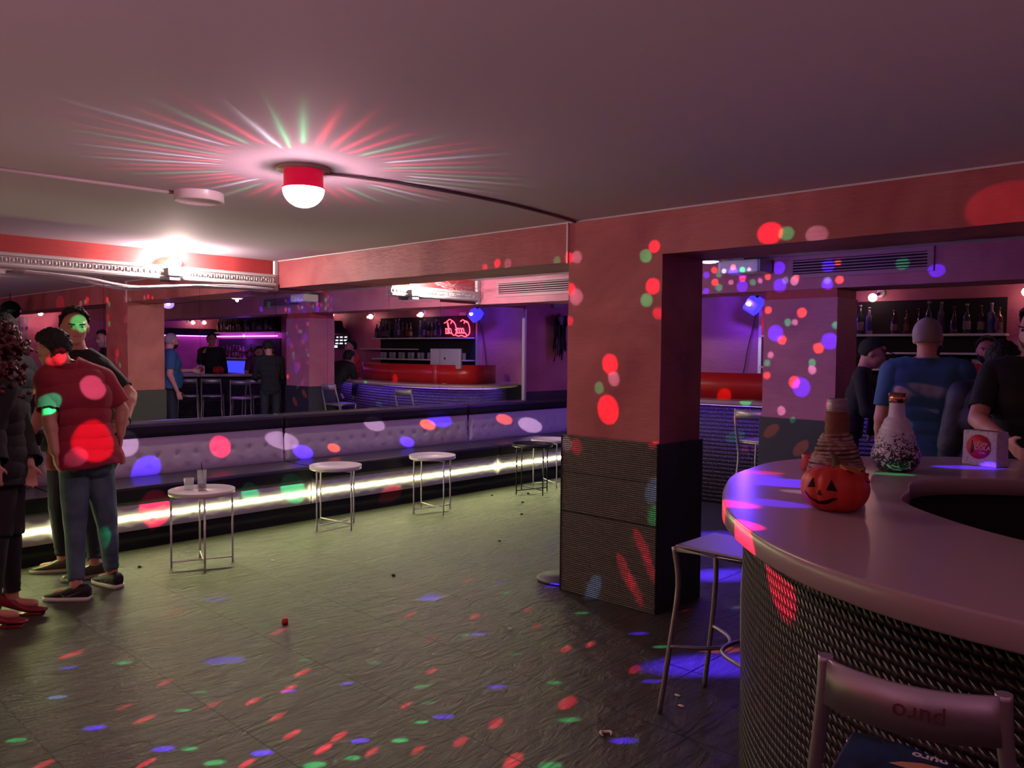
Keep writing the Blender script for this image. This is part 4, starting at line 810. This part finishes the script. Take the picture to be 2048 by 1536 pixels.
# ------------------------------------------------------------------ people
mSkin=mat('skin',(.55,.27,.20),.5,spec=.4)
def cap(bm,p0,p1,r0,r1,flat=None,n=14):
    """rounded tapered limb segment; flat=(axis,scale) squashes the section along a world axis"""
    p0,p1=Vector(p0),Vector(p1); d=p1-p0; L_=d.length
    if L_<1e-5: return
    t=d.normalized(); s=t.cross(Vector((0,0,1)))
    if s.length<1e-2: s=t.cross(Vector((0,1,0)))
    s.normalize(); u=t.cross(s); rings=[]
    st=[]
    for k in range(1,5): a=PI/2*(1-k/4.); st.append((-r0*math.sin(a),r0*math.cos(a)))
    for k in range(1,6): f=k/6; st.append((L_*f,r0+(r1-r0)*f))
    for k in range(0,4): a=PI/2*k/4.; st.append((L_+r1*math.sin(a),r1*math.cos(a)))
    def P(q): 
        if flat: ax=Vector(flat[0]).normalized(); c=p0+t*(q-p0).dot(t); e=q-c; q=c+e-ax*e.dot(ax)*(1-flat[1])
        return q
    for h,r in st: rings.append([bm.verts.new(P(p0+t*h+(s*math.cos(2*PI*k/n)+u*math.sin(2*PI*k/n))*r)) for k in range(n)])
    a=bm.verts.new(p0-t*r0); b=bm.verts.new(p1+t*r1)
    for i in range(len(rings)-1):
        for k in range(n): bm.faces.new((rings[i][k],rings[i][(k+1)%n],rings[i+1][(k+1)%n],rings[i+1][k]))
    for k in range(n): bm.faces.new((a,rings[0][(k+1)%n],rings[0][k])); bm.faces.new((b,rings[-1][k],rings[-1][(k+1)%n]))
def remesh(bm,vox,smooth=3,name='tmp'):
    me=bpy.data.meshes.new(name); bm.to_mesh(me); bm.free(); o=bpy.data.objects.new(name,me); COL.objects.link(o)
    m=o.modifiers.new('r','REMESH'); m.mode='VOXEL'; m.voxel_size=vox; m.use_smooth_shade=True
    s=o.modifiers.new('s','SMOOTH'); s.factor=.5; s.iterations=smooth
    dg=bpy.context.evaluated_depsgraph_get(); me2=bpy.data.meshes.new_from_object(o.evaluated_get(dg)); bpy.data.objects.remove(o); bpy.data.meshes.remove(me)
    for p in me2.polygons: p.use_smooth=True
    return me2
def frame(f,u=(0,0,1)):
    f=Vector(f).normalized(); u=Vector(u); r=f.cross(u).normalized(); u=r.cross(f); return Matrix((r,f,u)).transposed()   # columns: right, forward, up
def stand_joints(H=1.75,lean=0,side=0,armL='down',armR='down',headyaw=0,headpitch=0,stance=.1,elb=None):
    s=H/1.75; J=dict(pelvis=(0,0,.95),waist=(0,.0,1.08),chest=(0,.01,1.28),neck=(0,-.005,1.47),head=(0,.03,1.625),shL=(-.185,-.005,1.42),shR=(.185,-.005,1.42),hipL=(-.09,0,.92),hipR=(.09,0,.92),
      kneeL=(-stance*.95,.02,.50),kneeR=(stance*.95,.02,.50),ankL=(-stance,-.03,.085),ankR=(stance,-.03,.085))
    arms={'down':((.055,-.03,-.29),(.07,.07,-.54)),'fwd':((.03,.10,-.25),(-.03,.34,-.24)),'bar':((.05,.16,-.22),(-.08,.36,-.30)),'up':((.05,.16,-.20),(-.02,.30,.0)),'hip':((.14,-.05,-.24),(.03,.08,-.42)),'lean':((.06,.22,-.18),(-.05,.42,-.27))}
    J={k:Vector(v) for k,v in J.items()}
    for sd,a in (('L',armL),('R',armR)):
        e,w_=arms[a]; sg=-1 if sd=='L' else 1
        J['elb'+sd]=J['sh'+sd]+Vector((sg*e[0],e[1],e[2])); J['wri'+sd]=J['sh'+sd]+Vector((sg*w_[0],w_[1],w_[2]))
    M=Matrix.Translation((0,0,.98))@Euler((-lean,side,0)).to_matrix().to_4x4()@Matrix.Translation((0,0,-.98))
    for k in J:
        if k in ('waist','chest','neck','head','shL','shR','elbL','elbR','wriL','wriR'): J[k]=M@J[k]
    J['hf']=Euler((-lean*.3-headpitch,0,headyaw)).to_matrix()@Vector((0,1,0)); J['hu']=Euler((-lean*.3-headpitch,side*.5,0)).to_matrix()@Vector((0,0,1))
    for k in J:
        if k not in('hf','hu'): J[k]=J[k]*s
    return J
def person(name,label,base,rz,J,H=1.75,build=1.,vox=.012,skin=None,top=None,legs=None,shoes=None,hair=None,sleeve=.5,collar=None,foot=None,fingers=True,beard=None,long_top=.0,skirt=None,eyes=True,curl=1.0,loose=.012,heel=False,swoosh=False):
    s=H/1.75; b_=build; skin=skin or mSkin; root=thing(name,label,'person',base,rz)
    bm=B(); tags=[]
    def C_(tg,a,b,r0,r1,flat=None): cap(bm,J[a] if isinstance(a,str) else a,J[b] if isinstance(b,str) else b,r0*s,r1*s,flat); tags.append((tg,Vector(J[a] if isinstance(a,str) else a),Vector(J[b] if isinstance(b,str) else b),r0*s,r1*s))
    side=(J['shR']-J['shL']).normalized(); upv=(J['neck']-J['waist']).normalized(); fwd=upv.cross(side).normalized()
    hside=(J['hipR']-J['hipL']).normalized(); hf=Vector((0,0,1)).cross(hside).normalized()
    # torso as overlapping lobes
    for q,(w_,r) in enumerate(((.075,.10),)):
        C_('torso',J['pelvis']-hside*.075*s*b_,J['pelvis']+hside*.075*s*b_,.105*b_,.105*b_)
    C_('torso',J['waist']-side*.06*s*b_,J['waist']+side*.06*s*b_,.098*b_,.098*b_)
    C_('torso',J['chest']-side*.085*s,J['chest']+side*.085*s,.112*b_,.112*b_)
    mid=(J['waist']+J['chest'])/2; C_('torso',mid-side*.065*s,mid+side*.065*s,.102*b_,.102*b_)
    up2=(J['chest']+J['neck'])/2; C_('torso',up2-side*.10*s,up2+side*.10*s,.085*b_,.085*b_)
    C_('torso',J['shL']*.86+J['shR']*.14,J['shR']*.86+J['shL']*.14,.062,.062)
    mid=(J['pelvis']+J['waist'])/2; C_('torso',mid-side*.065*s*b_,mid+side*.065*s*b_,.10*b_,.10*b_)
    if build>1.08: C_('torso',J['waist']+fwd*.04,J['pelvis']+fwd*.05+Vector((0,0,.06)),.12*b_,.10*b_)
    C_('torso',J['neck']+Vector((0,0,.01)),J['shL']+Vector((0,0,.012)),.050,.045); C_('torso',J['neck']+Vector((0,0,.01)),J['shR']+Vector((0,0,.012)),.050,.045)
    hF=J['hf']; hU=J['hu']; Fm=frame(hF,hU); hd=J['head']
    def hp(x,y,z): return hd+Fm@Vector((x,y,z))*s
    C_('neck',J['neck']-upv*.02,hp(0,-.022,-.06),.056,.053)
    # head
    def HE(c,r,sub=3): 
        ell(bm,hp(*c),tuple(q*s for q in r),sub,Fm)
    HE((0,-.012,.022),(.076,.097,.096)); HE((0,.030,-.030),(.062,.066,.078)); HE((0,.055,-.080),(.036,.034,.030)); HE((0,.070,.028),(.052,.026,.018),2)
    HE((.036,.062,-.020),(.024,.022,.022),2); HE((-.036,.062,-.020),(.024,.022,.022),2)
    ell(bm,hp(0,.100,-.022),(.014*s,.018*s,.016*s),2,Fm); cap(bm,hp(0,.088,.016),hp(0,.103,-.020),.009*s,.013*s)
    HE((0,.084,-.052),(.026,.014,.009),2); HE((.079,-.010,-.008),(.010,.020,.032),2); HE((-.079,-.010,-.008),(.010,.020,.032),2)
    tags.append(('head',hp(0,-.01,.02),hp(0,.02,-.03),.09*s,.08*s))
    for S_ in 'LR':
        sg=-1 if S_=='L' else 1
        C_('uarm','sh'+S_,'elb'+S_,.053*b_,.042*b_); C_('farm','elb'+S_,'wri'+S_,.042,.027)
        ed=(J['wri'+S_]-J['elb'+S_]).normalized(); m=J['elb'+S_]+ed*.07*s; cap(bm,J['elb'+S_],m,.041*s,.043*s)
        # hand
        hdv=J.get('hand'+S_); hdv=Vector(hdv).normalized() if hdv is not None else (ed*.9+Vector((0,0,-.15))).normalized()
        inw=-side*sg; pn=(inw-hdv*inw.dot(hdv)).normalized()      # palm normal points inward
        wd=hdv.cross(pn)*1.0
        if wd.dot(fwd)<0: wd=-wd                                   # thumb side to the front
        w0=J['wri'+S_]; k=.95*s
        for t_ in (-1.4,-.45,.5,1.4): cap(bm,w0+wd*.010*t_*k,w0+hdv*.075*k+wd*.0205*t_*k,.013*k,.0115*k)
        tags.append(('hand',w0+hdv*.02,w0+hdv*.14*k,.035*s,.035*s))
        if fingers:
            for i_,(t_,ln) in enumerate(((1.5,.066),(.5,.076),(-.5,.071),(-1.45,.056))):
                a=w0+hdv*.078*k+wd*.021*t_*k; dr=(hdv+wd*.06*t_+pn*.12*curl).normalized(); bq=a+dr*ln*.45*k
                dr2=(dr+pn*.42*curl).normalized(); cq=bq+dr2*ln*.33*k; dr3=(dr2+pn*.5*curl).normalized()
                cap(bm,a,bq,.0086*k,.0082*k,n=10); cap(bm,bq,cq,.0082*k,.0076*k,n=10); cap(bm,cq,cq+dr3*ln*.22*k,.0076*k,.0066*k,n=10)
            a=w0+hdv*.022*k+wd*.024*k; d1=(hdv*.55+wd*.75+pn*.3).normalized(); bq=a+d1*.036*k; d2=(hdv*.9+wd*.35+pn*.35).normalized()
            cap(bm,a,bq,.0120*k,.0105*k,n=10); cap(bm,bq,bq+d2*.030*k,.0100*k,.0080*k,n=10)
        C_('thigh','hip'+S_,'knee'+S_,.086*b_,.058*b_); C_('shin','knee'+S_,'ank'+S_,.056*b_,.036)
        kd=(J['ank'+S_]-J['knee'+S_]).normalized(); cap(bm,J['knee'+S_]+kd*.08*s-hf*.012,J['knee'+S_]+kd*.18*s-hf*.014,.050*s*b_,.042*s)
        ff=Vector((foot or {}).get(S_,hf)).normalized()
        tags.append(('foot',J['ank'+S_]-Vector((0,0,.03)),J['ank'+S_]+ff*.13*s-Vector((0,0,.05)),.035*s,.03*s)); cap(bm,J['ank'+S_]-Vector((0,0,.035))-ff*.02,J['ank'+S_]+ff*.12*s-Vector((0,0,.048)),.030*s,.026*s)
    cap(bm,J['pelvis']-hf*.045*s-hside*.055*s,J['pelvis']-hf*.045*s+hside*.055*s-Vector((0,0,.03)),.085*s*b_,.085*s*b_)
    me=remesh(bm,vox,3,'body')
    me.materials.append(skin); body=bpy.data.objects.new('body',me); COL.objects.link(body); body.parent=root
    nv=len(me.vertices); co=np.empty(nv*3); me.vertices.foreach_get('co',co); co=co.reshape(-1,3)
    no=np.empty(nv*3); me.vertices.foreach_get('normal',no); no=no.reshape(-1,3)
    best=np.full(nv,9.); lab=np.zeros(nv,int); tt=np.zeros(nv)
    names_=['torso','neck','head','uarm','farm','hand','thigh','shin','foot']
    for tg,a,b,r0,r1 in tags:
        a_=np.array(a);d_=np.array(b)-a_; L2=max(d_@d_,1e-9); t_=np.clip(((co-a_)@d_)/L2,0,1); dist=np.linalg.norm(co-(a_+t_[:,None]*d_),axis=1)-(r0+(r1-r0)*t_)
        m=dist<best; best[m]=dist[m]; lab[m]=names_.index(tg); tt[m]=t_[m]
    polys=[tuple(p.vertices) for p in me.polygons]
    def garment(nm_,sel,m,off,fold=.004,seed=0,extra=None):
        sel=np.asarray(sel); idx=-np.ones(nv,int); use=[p for p in polys if all(sel[v] for v in p)]
        if not use: return None
        vs=sorted({v for p in use for v in p}); idx[vs]=np.arange(len(vs))
        P=co[vs]+no[vs]*off
        if fold:
            w=np.array([noise.noise(Vector((p[0]*9+seed,p[1]*9,p[2]*4)))+.5*noise.noise(Vector((p[0]*22,p[1]*22+seed,p[2]*14))) for p in P]); P=P+no[vs]*(w*fold)[:,None]
        if extra is not None: P=extra(P,no[vs])
        g=bpy.data.meshes.new(nm_); g.from_pydata(P.tolist(),[],[[int(idx[v]) for v in p] for p in use]); g.materials.append(m)
        for p in g.polygons: p.use_smooth=True
        o=bpy.data.objects.new(nm_,g); COL.objects.link(o); o.parent=root; 
        md=o.modifiers.new('thickness','SOLIDIFY'); md.thickness=.003; md.offset=-1
        return o
    T=lambda n_: lab==names_.index(n_)
    hip_z=J['pelvis'].z-.03*s-long_top
    upd=np.array(upv)
    if top is not None:
        neckcut=((co-np.array(J['neck']))@upd)<.028*s
        sel=(T('torso')&(co[:,2]>hip_z)&neckcut)|(T('uarm')&(tt<sleeve*1.0 if sleeve<1 else True))|(T('neck')&neckcut)
        if long_top>0: sel|=(T('thigh')&(co[:,2]>hip_z))
        if sleeve>1: sel|=(T('farm')&(tt<.93))
        def flare(P,Nn):
            z0=J['waist'].z+.02; f=np.clip((z0-P[:,2])/.25,0,1)[:,None]; arm=0
            return P+Nn*f*loose*.9
        garment('shirt' if sleeve<1.1 else 'jacket',sel,top,loose,.005,1,flare)
    if legs is not None:
        sel=(T('torso')&(co[:,2]<J['pelvis'].z+.055*s))|(T('thigh')&(co[:,2]<J['pelvis'].z+.06*s))|(T('shin')&(tt<.93))
        def bag(P,Nn): 
            f=np.clip((.26-P[:,2])/.2,0,1); rip=np.sin(P[:,2]*150)*.0035*f
            return P+Nn*(rip)[:,None]
        garment('trousers',sel,legs,.008,.004,5,bag)
        if top is not None: garment('belt',(T('torso')&(np.abs(co[:,2]-J['pelvis'].z-.045*s)<.018)),mBlack,.0095,0)
    if skirt is not None: garment('skirt',(T('torso')&(co[:,2]<J['waist'].z))|(T('thigh')),skirt,.02,.006,7)
    # shoes
    if shoes is not None:
        for S_ in 'LR':
            ff=Vector((foot or {}).get(S_,hf)); ff.z=0; ff.normalize(); a=J['ank'+S_]; g0=Vector((a.x,a.y,0)); rt=ff.cross(Vector((0,0,1)))
            Mx=Matrix((( rt.x,ff.x,0,g0.x),(rt.y,ff.y,0,g0.y),(0,0,1,0),(0,0,0,1)))
            bm=B(); k=s
            st=[(-.085,.026,.085),(-.07,.036,.098),(-.03,.040,.100),(.01,.042,.092),(.05,.045,.075),(.09,.048,.058),(.13,.047,.048),(.165,.040,.040),(.19,.024,.034)]
            hz=.05 if heel else 0
            rings=[]
            for y,w_,h in st:
                lift=hz*max(0,(.07-y)/.15) if heel else 0
                ring=[]
                for q in range(12):
                    an=2*PI*q/12; x=w_*math.cos(an); z=.018+(h-.018)*(.5+.5*math.sin(an)); 
                    if math.sin(an)<0: z=.018+(h-.018)*.25*(1+math.sin(an))
                    ring.append(bm.verts.new(Vector((x*k,y*k,(z+lift)*k))))
                rings.append(ring)
            for i in range(len(rings)-1):
                for q in range(12): f=bm.faces.new((rings[i][q],rings[i][(q+1)%12],rings[i+1][(q+1)%12],rings[i+1][q])); f.smooth=True
            bm.faces.new(rings[0][::-1]); bm.faces.new(rings[-1]); bmesh.ops.subdivide_edges(bm,edges=bm.edges[:],cuts=1,use_grid_fill=True,smooth=.6)
            bm.transform(Mx); so=obj('shoe',bm,shoes[0],root)
            for p in so.data.polygons: p.use_smooth=True
            bm=B(); pr_=[(y,w_) for y,w_,h in st]
            if heel:
                tube(bm,[(0,-.07,.075),(0,-.078,0)],[.018,.008],8); box(bm,-.04,.04,.05,.17,0,.014,.004)
            else:
                lo=[bm.verts.new((w_*1.06,y*1.03,0)) for y,w_ in pr_]+[bm.verts.new((-w_*1.06,y*1.03,0)) for y,w_ in pr_[::-1]]
                hi=[bm.verts.new((v.co.x,v.co.y,.024)) for v in lo]; n_=len(lo)
                for q in range(n_): f=bm.faces.new((lo[q],lo[(q+1)%n_],hi[(q+1)%n_],hi[q])); f.smooth=True
                bm.faces.new(lo[::-1]); bm.faces.new(hi)
            bm.transform(Mx@Matrix.Scale(k,4)); obj('sole',bm,shoes[1],so)
            if swoosh:
                for sgn in (-1,1):
                    bm=B(); up_=[(.075,.052),(.055,.040),(.040,.036),(.02,.040),(-.055,.066)]; dn=[(.075,.052),(.062,.030),(.045,.024),(.02,.030),(-.055,.066)]
                    def PP(y,z): 
                        w_=np.interp(y,[q[0] for q in st],[q[1] for q in st]); h=np.interp(y,[q[0] for q in st],[q[2] for q in st]); sn=max(-1,min(1,(z-.018)/(h-.018)*2-1)); return Vector((sgn*(w_*math.sqrt(1-sn*sn)+.003),y,z))
                    U=spline([PP(*q) for q in up_],4); D_=spline([PP(*q) for q in dn],4); a_=[bm.verts.new(q) for q in U]; c_=[bm.verts.new(q+Vector((sgn*.0005,0,0))) for q in D_]
                    for q in range(len(a_)-1): bm.faces.new((a_[q],a_[q+1],c_[q+1],c_[q]))
                    bmesh.ops.solidify(bm,geom=bm.faces[:],thickness=.0015); bm.transform(Mx@Matrix.Scale(k,4)); obj('side_emblem',bm,shoes[1],so)
    # eyes, brows, hair
    if eyes:
        for sg in (-1,1):
            e=obj('eye',ell(B(),hp(sg*.031,.079,.010),(.0125*s,.0112*s,.0072*s),2,Fm),mEyeW,root); obj('iris',ell(B(),hp(sg*.031,.0885,.010),(.0068*s,.003*s,.0068*s),2,Fm),mBlack,e)
            bm=B(); cap(bm,hp(sg*.017,.096,.023),hp(sg*.048,.086,.027),.0045*s,.0035*s,n=8); obj('eyebrow',bm,hair[1] if hair else mHairD,root)
        bm=B(); cap(bm,hp(-.020,.093,-.052),hp(.020,.093,-.052),.0042*s,.0042*s,n=8); obj('lips',bm,mLip,root)
    if hair is not None:
        kind,hm=hair; bm=B()
        if kind=='curly':
            random.seed(21)
            for q in range(620):
                v=Vector((random.gauss(0,1),random.gauss(0,1),random.gauss(0,1))).normalized(); rr=random.uniform(.10,.175)
                p=Vector((v.x*rr*1.1,v.y*rr-.03,v.z*rr*1.05+.02))
                if v.z<-.1: p.z-=random.uniform(0,.22); 
                if p.y>.065 and abs(p.x)<.07 and p.z<.06: continue
                ell(bm,hp(*p),(.017,.017,.017),1)
            cap(bm,hp(0,-.02,.03),hp(0,-.05,-.1),.10,.10)
            me2=remesh(bm,.007,0,'hair'); 
            for v in me2.vertices: v.co+=noise.noise_vector(v.co*70)*.009
            me2.materials.append(hm); o=bpy.data.objects.new('hair',me2); COL.objects.link(o); o.parent=root
        else:
            g=bmesh.ops.create_icosphere(bm,subdivisions=5,radius=1); dele=[]
            for v in bm.verts:
                x,y,z=v.co
                edge=.10+.9*max(0,y) if y>.15 else (-.35+1.5*max(0,y+.25) if y>-.25 else -.62)
                if kind=='buzz': edge+=.02
                if z<edge+.05*noise.noise(Vector((x*5,y*5,0))): dele.append(v)
                th=.012+.010*noise.noise(v.co*6)+.006*noise.noise(v.co*24)
                if kind=='short': th+=.012*max(0,z)+.010*max(0,y)*max(0,z)
                if kind=='buzz': th=.004
                if kind=='cap': th=.016
                v.co=Vector((x*(.077+th),-.012+y*(.098+th),.022+z*(.097+th)))
            bmesh.ops.delete(bm,geom=dele,context='VERTS')
            for v in bm.verts: v.co=hp(*v.co)
            for f in bm.faces: f.smooth=True
            o=obj('hair' if kind!='cap' else 'cap',bm,hm,root); md=o.modifiers.new('t','SOLIDIFY'); md.thickness=.012; md.offset=-1
            if kind=='cap':
                bm=B(); lathe(bm,[(0,0),(.085,0),(.09,.004),(0,.010)],24); bm.transform(Matrix.Translation(hp(0,.09,.055))@Fm.to_4x4()@Matrix.Diagonal((.8,.9,1,1))); obj('cap_peak',bm,hm,root)
    if beard is not None:
        bm=B(); g=bmesh.ops.create_icosphere(bm,subdivisions=4,radius=1); dele=[]
        for v in bm.verts:
            x,y,z=v.co; 
            if z>(-.05 if abs(x)>.55 else -.22) or y<-.25 or (abs(x)<.36 and z>-.50 and z<-.30 and y>.7): dele.append(v)
            th=.006+.006*noise.noise(v.co*14); v.co=Vector((x*(.064+th),.028+y*(.070+th),-.034+z*(.080+th)))
        bmesh.ops.delete(bm,geom=dele,context='VERTS')
        for v in bm.verts: v.co=hp(*v.co)
        for f in bm.faces: f.smooth=True
        o=obj('beard',bm,beard,root); md=o.modifiers.new('t','SOLIDIFY'); md.thickness=.008; md.offset=-1
    if collar is not None:
        bm=B(); nk=J['neck']+upv*.018; n_=24; pts=[nk+(side*math.cos(2*PI*q/n_)*.066+fwd*(math.sin(2*PI*q/n_)*.064))*s*(1.0)-upv*.012*math.sin(2*PI*q/n_) for q in range(n_)]
        tube(bm,pts,.008,8,closed=True); obj('collar',bm,collar,root)
    return root
mEyeW=mat('eye_white',(.38,.34,.32),.35); mLip=mat('lips',(.42,.13,.12),.45)
mHairD=mat('dark_hair',(.010,.008,.007),.75,bump=(90,.8,3,.006)); mHairR=mat('red_curls',(.07,.010,.012),.5,bump=(80,.8,3,.006)); mHairG=mat('grey_stubble',(.30,.24,.22),.7)
mTeeR=mat('crimson_tshirt',(.30,.022,.045),.85,bump=(22,.25,4,.012)); mJean=mat('faded_jeans',(.085,.15,.20),.8,bump=(60,.3,4,.005),vary=(7,(.05,.09,.125),.4,.65)); mJeanD=mat('dark_jeans',(.018,.022,.035),.8,bump=(50,.3,4,.005))
mTeeB=mat('black_cloth',(.010,.010,.012),.85,bump=(20,.3,4,.01)); mBlueS=mat('blue_polo',(.025,.10,.19),.8,bump=(20,.3,4,.01)); mOr=mat('orange_red_tshirt',(.55,.04,.02),.8)
mSeq=mat('sequin_black',(.006,.006,.008),.8,bump=(30,.4,4,.01)); mShoeB=mat('black_sneaker',(.010,.010,.012),.6); mSoleW=mat('white_sole',(.75,.70,.68),.5); mBoot=mat('olive_brown_leather',(.07,.055,.03),.35); mSoleG=mat('pale_sole',(.4,.38,.3),.6); mCrocR=mat('red_shoe',(.22,.015,.025),.3); mPlum=mat('plum_cloth',(.10,.02,.06),.8); mNavy=mat('navy_quilt',(.012,.014,.035),.6,bump=(12,.5,3,.02))
def V_(*a): return Vector(a)
def wj(base,D):
    b=Vector(base); return {k:(Vector(v)-b if k not in('hf','hu','handL','handR') else Vector(v)) for k,v in D.items()}
J={'head':(-0.076,-0.162,1.526),'neck':(-0.079,-0.088,1.425),'chest':(-0.055,-0.048,1.228),'waist':(-0.038,-0.018,1.004),'pelvis':(-0.030,0.007,0.832),'shL':(-0.073,-0.182,1.351),'shR':(-0.079,0.127,1.335),'elbL':(0.029,-0.224,1.106),'wriL':(0.106,-0.217,0.906),'elbR':(-0.063,0.241,1.134),'wriR':(-0.041,0.225,0.977),'hipL':(-0.039,-0.059,0.767),'hipR':(-0.035,0.080,0.753),'kneeL':(0.038,-0.088,0.437),'kneeR':(0.038,0.103,0.418),'ankL':(0.190,-0.136,0.085),'ankR':(0.047,0.127,0.085),'hf':(-0.780,-0.528,-0.356),'hu':(-0.255,-0.240,1.000),'handL':(-0.278,0.150,-1.012),'handR':(-0.109,-0.103,-0.900)}
J={k:Vector(v) for k,v in J.items()}
person('person','man in crimson t-shirt and faded jeans seen from behind, leaning left',(1.38,1.84,0),0,J,1.74,1.03,.008,top=mTeeR,legs=mJean,shoes=(mShoeB,mSoleW),hair=('short',mHairD),sleeve=.80,collar=mTeeR,foot={'L':(-0.729,-0.685,0),'R':(-0.925,-0.184,0)},swoosh=True,loose=.028)
J={'head':(-0.096,0.001,1.684),'neck':(-0.135,0.037,1.508),'chest':(-0.153,0.034,1.267),'waist':(-0.155,0.019,1.022),'pelvis':(-0.154,0.010,0.865),'shR':(-0.216,-0.101,1.382),'shL':(-0.075,0.170,1.407),'elbR':(-0.157,-0.199,1.100),'wriR':(0.054,-0.308,1.000),'elbL':(0.077,0.303,1.216),'wriL':(0.261,0.190,1.037),'hipR':(-0.194,-0.058,0.815),'hipL':(-0.096,0.062,0.813),'kneeR':(-0.133,-0.103,0.444),'kneeL':(0.001,0.050,0.442),'ankR':(-0.118,-0.087,0.085),'ankL':(0.171,0.019,0.085),'hf':(1.081,-0.187,-0.072),'hu':(0.000,0.000,1.000),'handR':(-0.523,-0.903,-0.088),'handL':(-0.027,-0.848,-0.475)}
J={k:Vector(v) for k,v in J.items()}
P3=person('person','man in black t-shirt facing the camera with green light on his face',(.95,1.95,0),0,J,1.82,1.0,.008,top=mTeeB,legs=mJeanD,shoes=(mBoot,mSoleG),hair=('short',mHairD),sleeve=.80,collar=mTeeB,foot={'R':(-0.558,-0.867,0),'L':(-0.100,-0.916,0)},loose=.016)
bm=B(); a=J['wriL']*.9+J['elbL']*.1; t_=(J['wriL']-J['elbL']).normalized(); tube(bm,[a-t_*.014,a+t_*.014],.036,16); obj('watch',bm,mBlack,P3)
J={'head':(0.164,0.089,1.503),'neck':(0.108,0.083,1.345),'chest':(0.101,0.095,1.187),'waist':(0.114,0.097,1.001),'pelvis':(0.123,0.097,0.858),'shR':(0.256,0.082,1.308),'shL':(-0.122,0.166,1.291),'elbR':(0.259,0.018,1.080),'wriR':(0.361,0.007,0.905),'elbL':(-0.004,0.223,1.056),'wriL':(0.219,0.216,0.870),'hipR':(0.183,0.069,0.824),'hipL':(0.054,0.139,0.802),'kneeR':(0.237,0.046,0.494),'kneeL':(0.149,0.128,0.481),'ankR':(0.313,-0.012,0.110),'ankL':(0.162,0.129,0.110),'hf':(-0.361,0.895,-0.037),'hu':(0.000,0.000,1.000),'handR':(0.000,0.000,-1.000),'handL':(0.000,0.000,-1.000)}
J={k:Vector(v) for k,v in J.items()}
P1=person('person','woman with red curly hair in black at the left edge',(1.45,1.22,0),0,J,1.68,.98,.009,top=mSeq,legs=mTeeB,shoes=(mCrocR,mCrocR),hair=('curly',mHairR),sleeve=1.5,foot={'R':(0.592,0.830,0),'L':(0.592,0.830,0)},long_top=.06,heel=True,skirt=mTeeB,loose=.03)
bm=B(); random.seed(9)
for k in range(60):
    p=Vector((random.gauss(0,.16),random.gauss(0,.16),random.uniform(.95,1.38))); q=Vector((p.x,p.y,0))
    if q.length<.13 or q.length>.24: continue
    q=q.normalized()*.17; ell(bm,(q.x,q.y,p.z),(.005,.005,.005),1)
obj('sequins',bm,mSteel,P1)

def gen(label,x,y,face,H=1.75,**k):
    jk={a:k.pop(a) for a in ('lean','side','armL','armR','headyaw','headpitch','stance') if a in k}
    rz=math.atan2(-face[0],face[1])
    o=person('person',label,(x,y,0),rz,stand_joints(H,**jk),H,**k); return o
gen('bald man in blue polo shirt seen from behind',5.33,5.30,(-.25,.95),1.78,build=1.12,vox=.010,top=mBlueS,legs=mJeanD,shoes=(mShoeB,mSoleG),hair=('buzz',mHairG),sleeve=.75,armL='down',armR='fwd',headyaw=-.35,headpitch=.1,collar=mBlueS,loose=.02,beard=mHairD)
gen('man in dark flat cap leaning forward behind the blue shirt man',4.43,6.48,(.9,.3),1.70,build=.85,vox=.012,top=mTeeB,legs=mJeanD,shoes=(mShoeB,mShoeB),hair=('cap',mTeeB),sleeve=1.5,lean=.22,headpitch=.35,armL='fwd',armR='fwd')
gen('bearded bartender in orange red t-shirt behind the main bar',4.95,8.42,(.25,-.97),1.72,vox=.011,top=mOr,legs=mJeanD,shoes=(mShoeB,mShoeB),hair=('short',mHairD),sleeve=.8,beard=mHairD,armL='bar',armR='bar',lean=.06)
gen('broad person in dark navy quilted jacket with dark hair',5.78,5.05,(-.2,.97),1.62,build=1.30,vox=.012,top=mNavy,legs=mTeeB,shoes=(mShoeB,mShoeB),hair=('short',mHairD),sleeve=1.5,loose=.035,long_top=.05)
P8=gen('bearded man with short dark hair at the right edge behind the round bar',6.02,4.62,(.18,-.98),1.80,vox=.008,top=mTeeB,legs=mJeanD,shoes=(mShoeB,mShoeB),hair=('short',mHairD),sleeve=.8,beard=mHairG,armL='bar',armR='bar',headyaw=-.45,headpitch=.12)
gen('person in black bending over the main bar beside the rose pillar',3.97,7.27,(.25,.97),1.72,vox=.014,top=mTeeB,legs=mTeeB,shoes=(mShoeB,mShoeB),hair=('short',mHairD),sleeve=1.5,lean=.75,armL='lean',armR='lean',fingers=False)
gen('person with dark hair leaning on the bar, seen only in the mirror',7.62,8.02,(-.9,-.35),1.68,vox=.014,top=mPlum,legs=mTeeB,shoes=(mShoeB,mShoeB),hair=('short',mHairD),sleeve=.8,lean=.5,armL='lean',armR='lean',fingers=False)
P10=gen('tall bartender in black raising a glass, seen only in the mirror',8.45,7.5,(-.9,-.3),1.84,vox=.014,top=mTeeB,legs=mTeeB,shoes=(mShoeB,mShoeB),hair=('short',mHairD),sleeve=1.5,armL='up',armR='down',fingers=False)
gen('person in black standing between the stools and the blue shirt man in the mirror',6.45,5.62,(.9,.4),1.70,vox=.014,top=mTeeB,legs=mTeeB,shoes=(mShoeB,mShoeB),hair=('short',mHairD),sleeve=1.5,armL='fwd',armR='fwd',fingers=False)
